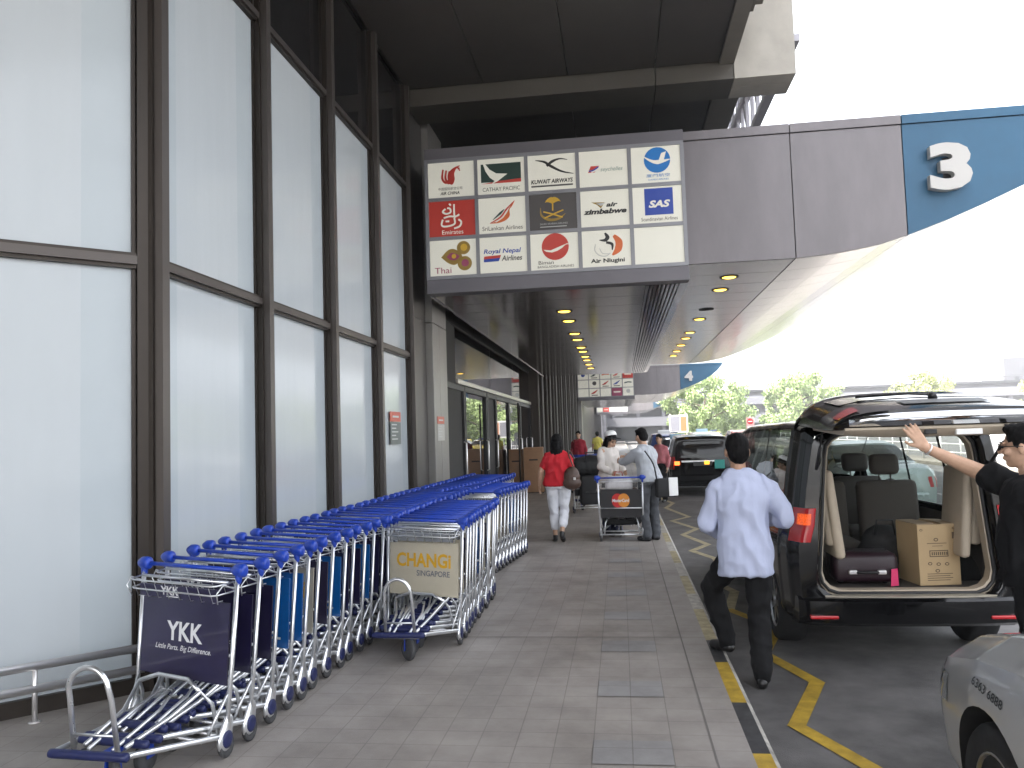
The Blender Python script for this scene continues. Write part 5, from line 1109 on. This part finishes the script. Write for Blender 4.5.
wp = MB(); wp.tube([on_gate(.02, -.58, .02), on_gate(-.10, -.50, .03), on_gate(-.42, -.42, .025)], .009, 6); wp.lathe([(.03, 0), (.025, .03), (.01, .035)], on_gate(.02, -.60, 0), (0, 0, 1), 12); wp.build('wiper', M_black, tg)
gpatch(-.26, .26, -.90, -.72, 4, 3, .008).build('number_plate', M_plate, tg)
gn = MB(); gn.loft([[Vector((x, y, z)) for y, z in ((gate_prof(x)[11][0]-.004, gate_prof(x)[11][1]-.012), (gate_prof(x)[12][0]-.010, gate_prof(x)[12][1]+.010), (gate_prof(x)[12][0]-.014, gate_prof(x)[12][1]-.018), (gate_prof(x)[13][0]-.006, gate_prof(x)[13][1]-.004))] for x in np.linspace(-.63, .63, 15)]); gn.build('chrome_strip', mat('bright_chrome', (0.75, 0.77, 0.80), .06, 1.0), tg)
tp2 = MB(); tp2.loft([[Vector((x, y, z)) for y, z in ((-1.045+.10*(abs(x)/.74)**4, 1.752), (-1.052+.10*(abs(x)/.74)**4, 1.738), (-1.0+.10*(abs(x)/.74)**4, 1.69+.03*(abs(x)/.7)**4), (-.9, 1.685+.03*(abs(x)/.7)**4), (-.15, 1.74), (-.12, 1.772), (-.9, 1.745))] for x in np.linspace(-.65, .65, 15)]); tr_ = tp2.build('trim_panel', M_beige, tg, sharp=40)
q = MB(); q.box((-.02, -1.052, 1.694), (.13, -1.02, 1.728), bev=.003); q.build('caution_label', M_white, tr_); q = MB(); q.box((-.20, -1.05, 1.702), (-.13, -1.015, 1.732), bev=.004); q.build('latch', M_black, tr_); q = MB(); q.box((.42, -1.05, 1.705), (.55, -1.02, 1.73), bev=.008); q.build('grab_recess', M_inner, tr_); q = MB(); q.box((.255, -1.06, 1.70), (.27, -1.03, 1.75)); q.build('bump_stop', M_black, tr_)
for s in (-1, 1):
    q = MB(); q.tube([(s*.60, .10, 1.38), (s*.62, -.20, 1.62)], .012, 8); q.tube([(s*.62, -.20, 1.62), (s*.63, -.32, 1.72)], .006, 6); q.build('gas_strut', M_black, VAN)
# seats
def seat(x, y, w, z0, h, m, name='rear_seat', head=True, lean=.16):
    b = MB(); b.box((x-w/2, y-.48, z0), (x+w/2, y+.02, z0+.16), bev=.05)
    Mx = Matrix.Translation((x, y, z0+.08)) @ Matrix.Rotation(lean, 4, 'X'); b.box((-w/2, -.07, 0), (w/2, .07, h), bev=.05, M=Mx); o = b.build(name, m, VAN, sharp=60)
    if head:
        q = MB(); q.box((-.13, -.05, h+.05), (.13, .05, h+.24), bev=.045, M=Mx); q.tube([Mx @ Vector((-.05, 0, h-.05)), Mx @ Vector((-.05, 0, h+.1))], .007, 6); q.tube([Mx @ Vector((.05, 0, h-.05)), Mx @ Vector((.05, 0, h+.1))], .007, 6); q.build('headrest', m, o, sharp=60)
for x, w in ((-.28, .52), (.34, .52)): seat(x, 1.45, w, .62, .56, M_taupe, 'middle_seat', True, -.12)
for x in (-.36, .36): seat(x, 2.45, .50, .60, .56, M_inner, 'front_seat', True, -.12)
for s in (-1, 1):                                                   # third row folded up against the sides
    q = MB(); Mx = Matrix.Translation((s*(.43 if s < 0 else .50), .38, .97)) @ Matrix.Rotation(s*.10, 4, 'Y'); q.box((-.045, -.2, -.22), (.03, .22, .46), bev=.03, M=Mx); q.box((-.03 + s*.06, -.16, -.12), (.06 + s*.06, .2, .40), bev=.03, M=Mx); q.build('folded_seat', M_beige, VAN, sharp=60)
q = MB(); q.box((-.74, 3.35, .70), (.74, 3.75, 1.02), bev=.06); q.build('dashboard', M_inner, VAN, sharp=60)
q = MB(); q.tube([Vector((.36 + .18*math.cos(t), 3.05 + .05*math.sin(t), 1.02 + .17*math.sin(t))) for t in [2*math.pi*i/20 for i in range(20)]], .015, 7, closed=True); q.tube([(.18, 3.05, 1.02), (.54, 3.05, 1.02)], .012, 6); q.build('steering_wheel', M_black, VAN)
q = MB(); q.box((-.11, 3.12, 1.56), (.11, 3.15, 1.63), bev=.012); q.tube([(0, 3.15, 1.6), (0, 3.2, 1.70)], .008, 6); q.build('rear_view_mirror', M_black, VAN)
for s in (-1, 1):
    m = MB(); m.ell((s*.98, 3.42, 1.06), (.10, .06, .085)); m.tube([(s*.84, 3.45, .98), (s*.95, 3.43, 1.0)], .03, 6); m.build('wing_mirror', P_black, VAN)
    d = MB()
    for y in (1.26, 2.22, 3.5): seam(d, vs, y, 5, vs.ng[0], s)
    d.build('door_gap', M_seamc, VAN)
    h = MB(); x = float(vs.at(2.3)[vs.ng[0]-4][0]); h.box((s*(x+.012)-.012, 2.30, .86), (s*(x+.012)+.012, 2.48, .89), bev=.007); h.build('door_handle', M_chrome, VAN)
    w = MB(); w.tube([(s*(np.interp(y, vs.ys, vs.par[:, 3])*.955+.004), y, np.interp(y, vs.ys, vs.par[:, 1])+.004) for y in np.linspace(.3, 3.6, 24)], .008, 6); w.build('window_moulding', M_chrome, VAN)
# what lies in the boot
vz = RZ + .53
suitcase('dark maroon suitcase with silver handle ends lying in the boot of the van', (1.835, 6.66, vz), R(-2), .47, .30, .255, M_maroon, M_steel, tag_col=mat('pink_tag', (0.70, 0.05, 0.16), .4))
cb = thing('carton', 'printed brown carton standing upright in the boot of the van', 'box', (2.36, 6.70, vz), R(8)); M_cart = mat('carton_board', (0.46, 0.33, 0.18), 0.7, var=0.06, vscale=4); M_cprint = mat('carton_print', (0.11, 0.075, 0.045), 0.7)
def_b = MB(); def_b.box((-.158, -.14, 0), (.158, .20, .46), bev=.004); cbo = def_b.build('carton_body', M_cart, cb)
t = MB(); O = Vector((0, -.1415, 0)); 
def pr_(x0, z0, x1, z1, mi=0, l=1): t.add([(x0, -.141-.001*l, z0), (x1, -.141-.001*l, z0), (x1, -.141-.001*l, z1), (x0, -.141-.001*l, z1)], [(0, 1, 2, 3)], mi)
pr_(-.075, .215, .07, .265); pr_(-.068, .222, .063, .258, 1, 2); 
for i in range(8): pr_(-.060+.016*i, .228, -.050+.016*i, .252, 0, 3)
for x, z, r_ in ((-.02, .345, .018), (-.075, .165, .017), (-.01, .160, .017), (.055, .160, .017), (-.02, .11, .018), (-.13, .42, .012), (.12, .43, .012)): flat(t, disc_pts(x, z, r_, r_*.75, 16), O + Vector((0, -.001, 0)), X_, Z_, 0); flat(t, disc_pts(x, z, r_*.6, r_*.4, 12), O + Vector((0, -.002, 0)), X_, Z_, 1)
for k in range(4): pr_(-.10, .085-.016*k, .095 - .02*(k % 2), .090-.016*k)
pr_(-.09, .315, .06, .320); pr_(.105, .35, .13, .40); pr_(-.05, .295, .03, .299); t.build('carton_printing', [M_cprint, M_cart], cbo)
fp_ = MB(); fp_.box((-.158, -.135, .462), (-.03, .19, .468)); fp_.box((0, -.135, .466), (.158, .19, .472), M=Matrix.Rotation(.06, 4, 'Y')); fp_.build('carton_flap', mat('carton_inside', (0.36, 0.27, 0.17), .75), cb)
b2 = thing('black_bag', 'soft black bag wedged beside the printed carton in the boot', 'bag', (2.10, 7.02, vz), R(0)); m = MB(); m.ell((0, 0, .16), (.20, .18, .17)); m.ell((.02, .02, .25), (.17, .16, .16)); me = remesh(m, .014, 3, disp=(.006, 8, (1, 1, 1))); me.materials.append(M_blackfab); link('bag_body', me, b2)
m = MB(); m.tube([(-.08, -.1, .34), (-.06, -.12, .46), (.06, -.12, .46), (.08, -.1, .34)], .009, 6); m.build('strap', M_black, b2)

# ------------------------------------------------------------------ beyond the road
def leaf_mat(n, c): return mat(n, c, 0.55, 0, 0.3, var=0.14, vscale=0.5)
LEAF = [leaf_mat('leaf_light_green', (0.21, 0.28, 0.11)), leaf_mat('leaf_mid_green', (0.16, 0.225, 0.08)), leaf_mat('leaf_yellow_green', (0.28, 0.31, 0.12))]
M_bark = mat('bark', (0.12, 0.09, 0.065), 0.9, var=.3, vscale=6)
def tree(label, x, y, w, h, n, lm, seed):
    rd = random.Random(seed); T = thing('street_tree', label, 'tree', (x, y, 0), rd.uniform(0, 6), 'trees across the road'); t = MB()
    t.tube([(0, 0, -.2), (.05, 0, h*.2), (-.05, .05, h*.42), (0, 0, h*.7)], [.26, .2, .16, .06], 9)
    for k in range(9):
        a = k*2.4; z0 = h*(.22+.05*k); t.tube([(0, 0, z0), (w*.2*math.cos(a), w*.2*math.sin(a), z0+h*.12), (w*.38*math.cos(a), w*.38*math.sin(a), z0+h*.15)], [.1, .06, .02], 6)
    t.build('trunk', M_bark, T); c = MB(); cl = []
    for k in range(70):
        a = rd.uniform(0, 6.28); u = rd.random()**.5; zz_ = rd.uniform(.14, .97); prof = math.sin(math.pi*min(1, max(0.03, (zz_*.90+.08))))**.55; cl.append((w/2*u*prof*math.cos(a)*.92, w/2*u*prof*math.sin(a)*.92, h*zz_, rd.uniform(.55, 1.25)*w*.075))
    for k in range(n):
        cx, cy, cz, cr = cl[rd.randrange(len(cl))]; d = Vector((rd.gauss(0, 1), rd.gauss(0, 1), rd.gauss(0, 1))).normalized()*cr*rd.uniform(.45, 1.15); p = Vector((cx, cy, cz)) + d
        if p.z < .3: continue
        L = rd.uniform(.17, .36); dn = Vector((rd.gauss(0, .6), rd.gauss(0, .6), -1.0)).normalized(); sd_ = dn.cross(Vector((rd.gauss(0, 1), rd.gauss(0, 1), .2))).normalized()*L*.34
        c.add([p, p + dn*L*.5 + sd_, p + dn*L, p + dn*L*.5 - sd_], [(0, 1, 2, 3)], 0)
    me = c.mesh('crown', LEAF[lm]); link('crown', me, T); return T
tree('broad pale green tree partly behind the blue tip of the distant canopy', 10.4, 100, 12.2, 8.0, 24000, 0, 1)
tree('broad pale green tree directly above the black people carrier roof', 21.8, 100, 11.0, 7.6, 21000, 0, 2)
tree('treetop just showing over the raised tailgate of the van', 35.5, 100, 9.5, 7.4, 10000, 2, 3)
tree('yellow green tree at the right edge, in front of the grey tower', 50.5, 100, 11.0, 7.0, 10000, 2, 4)
tree('small tree low behind the tree with the blue canopy tip', 14.5, 112, 9, 6.5, 4500, 1, 5)
tree('small tree between the two broad pale green trees, set farther back', 16.2, 118, 5, 4.2, 2500, 1, 6)
# building across the road
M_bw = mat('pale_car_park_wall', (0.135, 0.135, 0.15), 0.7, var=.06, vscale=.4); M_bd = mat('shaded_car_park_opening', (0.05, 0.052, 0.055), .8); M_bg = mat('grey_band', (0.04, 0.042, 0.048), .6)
CP = thing('car_park', 'long pale building with horizontal bands across the road behind the trees', 'building', (30, 130, 0))
def cp(lo, hi, name, m, par=CP, bev=0.0):
    b = MB(); b.box((lo[0]-30, lo[1]-130, lo[2]), (hi[0]-30, hi[1]-130, hi[2]), bev=bev); return b.build(name, m, par)
cp((-2, 131, -.2), (66, 150, 7.2), 'wall', M_bw)
cp((-2, 129.9, 7.21), (66, 150, 7.5), 'roof_edge', M_bg)
cp((-2, 129.8, 5.2), (66, 130.99, 6.5), 'parapet', M_bw); cp((-2, 129.8, 2.3), (66, 130.99, 3.7), 'parapet', M_bw)
for i in range(17):
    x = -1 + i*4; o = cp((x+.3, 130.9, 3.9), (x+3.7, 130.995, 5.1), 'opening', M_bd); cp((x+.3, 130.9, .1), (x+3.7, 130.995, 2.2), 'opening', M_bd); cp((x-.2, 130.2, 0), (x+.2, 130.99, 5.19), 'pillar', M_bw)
q = MB(); q.tube([(-32, -.2, 8.1), (36, -.2, 8.1)], .05, 6)
for i in range(18): q.tube([(-32+i*4, -.2, 7.5), (-32+i*4, -.2, 8.1)], .04, 5)
q.build('roof_railing', M_bg, CP)
TW = thing('tower_block', 'plain grey tower with a blue wing standing at the right edge behind the trees', 'building', (62.6, 140, 0)); b = MB(); b.box((-1.8, -4, 0), (1.9, 4, 11.3)); b.build('tower', mat('tower_grey', (0.09, 0.09, 0.10), .7), TW); b = MB(); b.box((-.3, -4.05, 5), (.3, -4.01, 8.3)); b.build('stair_window', M_bg, TW); b = MB(); b.box((1.91, -3, 0), (14, 4, 9.2)); b.build('blue_wing', mat('wing_blue', (0.04, 0.09, 0.16), .6), TW); b = MB(); b.box((1.91, -3.2, 9.21), (14, 4, 9.6)); b.build('wing_roof', M_bw, TW)
b = MB(); b.box((9, -3.5, 9.61), (14, 4, 12)); b.build('roof_house', M_bw, TW)
# far end of the drop-off road
EW = thing('end_building', 'pale ribbed building closing the view at the end of the footpath', 'building', (-3, 150, 0))
b = MB(); b.box((-4, 0, 0), (3.6, 6, 6.2)); b.build('wall', M_bw, EW)
b = MB()
for i in range(12): b.box((-3.9+i*.62, -.15, .1), (-3.72+i*.62, 0, 6))
b.build('rib', M_bg, EW); b = MB(); b.box((3.61, 1, 3.8), (15, 5, 5.6)); b.build('link_bridge', M_bw, EW); b = MB(); b.box((3.61, .95, 2.2), (15, 5, 3.79)); b.build('bridge_shade', mat('bridge_grey', (0.20, 0.2, 0.21), .7), EW)
# high mast lamp, roadside boards, fence
HM_ = thing('high_mast_lamp', 'very tall thin floodlight mast far away in the white sky', 'lamp post', (99, 290, 0)); b = MB(); b.tube([(0, 0, 0), (0, 0, 31)], [.28, .12], 8); b.build('mast', M_lightgrey, HM_)
for i in range(6):
    a = i*math.pi/3; q = MB(); q.box((2.6*math.cos(a)-.6, 2.6*math.sin(a)-.4, 30.0), (2.6*math.cos(a)+.6, 2.6*math.sin(a)+.4, 30.5), bev=.1); q.build('floodlight', M_lightgrey, HM_)
q = MB(); q.tube([(2.5*math.cos(t), 2.5*math.sin(t), 30.7) for t in [2*math.pi*i/18 for i in range(18)]], .12, 6, closed=True); q.tube([(-2.5, 0, 30.7), (2.5, 0, 30.7)], .1, 5); q.build('head_frame', M_lightgrey, HM_)
RB = thing('roadside_board', 'white framed board with orange and grey panels on two posts before the left tree', 'sign', (6.0, 84, 0))
b = MB(); b.box((-.95, -.04, 1.3), (.95, .04, 3.1), bev=.02); b.build('board', M_white, RB); b = MB(); b.box((-.8, -.055, 1.45), (.1, -.041, 2.95)); b.build('grey_panel', mat('board_grey', (0.22, 0.22, 0.25), .6), RB); b = MB(); b.box((.2, -.055, 1.45), (.8, -.041, 2.95)); b.build('orange_panel', mat('board_orange', (0.45, 0.17, 0.07), .6), RB)
for s in (-1, 1):
    b = MB(); b.tube([(s*.8, .07, RZ), (s*.8, .07, 3.2)], .05, 8); b.build('post', M_steel, RB)
SG = thing('road_sign', 'red and white sign on a pole on the median between the trees', 'sign', (9.4, 60, 0)); b = MB(); b.tube([(0, .05, RZ), (0, .05, 2.4)], .035, 8); b.build('pole', M_steel, SG); b = MB(); b.box((-.28, -.015, 1.2), (.28, .015, 2.35), bev=.01); b.build('sign_plate', mat('sign_pale_red', (0.60, 0.32, 0.30), .5), SG)
b = MB(); flat(b, disc_pts(0, 2.05, .22), (0, -.018, 0), X_, Z_); b.build('red_disc', M_red, SG); b = MB(); b.box((-.15, -.026, 2.02), (.15, -.020, 2.08)); b.box((-.2, -.02, 1.35), (.2, -.017, 1.7)); b.build('white_bar', M_white, SG)
FN = thing('median_fence', 'white painted railing along the median across the road', 'fence', (13.4, 30, 0)); b = MB()
for z in (.35, .7, 1.05): b.tube([(0, -22, z), (0, 40, z)], .03, 7)
b.build('rail', M_white, FN); b = MB()
b.tube([(0, 0, 0), (0, 0, 1.1)], .035, 7); o = b.build('post', M_white, FN); o.location = (0, -22, 0)
for i in range(1, 32):
    c = o.copy(); COL.objects.link(c); c.location = (0, -22+2*i, 0)
# ------------------------------------------------------------------ hazy air round the whole place
hz = MB(); hz.box((-640, -640, -1.3), (640, 940, 34)); ho = hz.build('haze', [], kind='stuff'); hm_ = bpy.data.materials.new('hazy_air'); hm_.use_nodes = True; hn = hm_.node_tree; hn.nodes.clear()
hv = hn.nodes.new('ShaderNodeVolumePrincipled'); hv.inputs['Color'].default_value = (0.92, 0.94, 0.97, 1); hv.inputs['Density'].default_value = 0.0012; hv.inputs['Anisotropy'].default_value = 0.2
hout = hn.nodes.new('ShaderNodeOutputMaterial'); hn.links.new(hv.outputs[0], hout.inputs['Volume']); ho.data.materials.clear(); ho.data.materials.append(hm_)
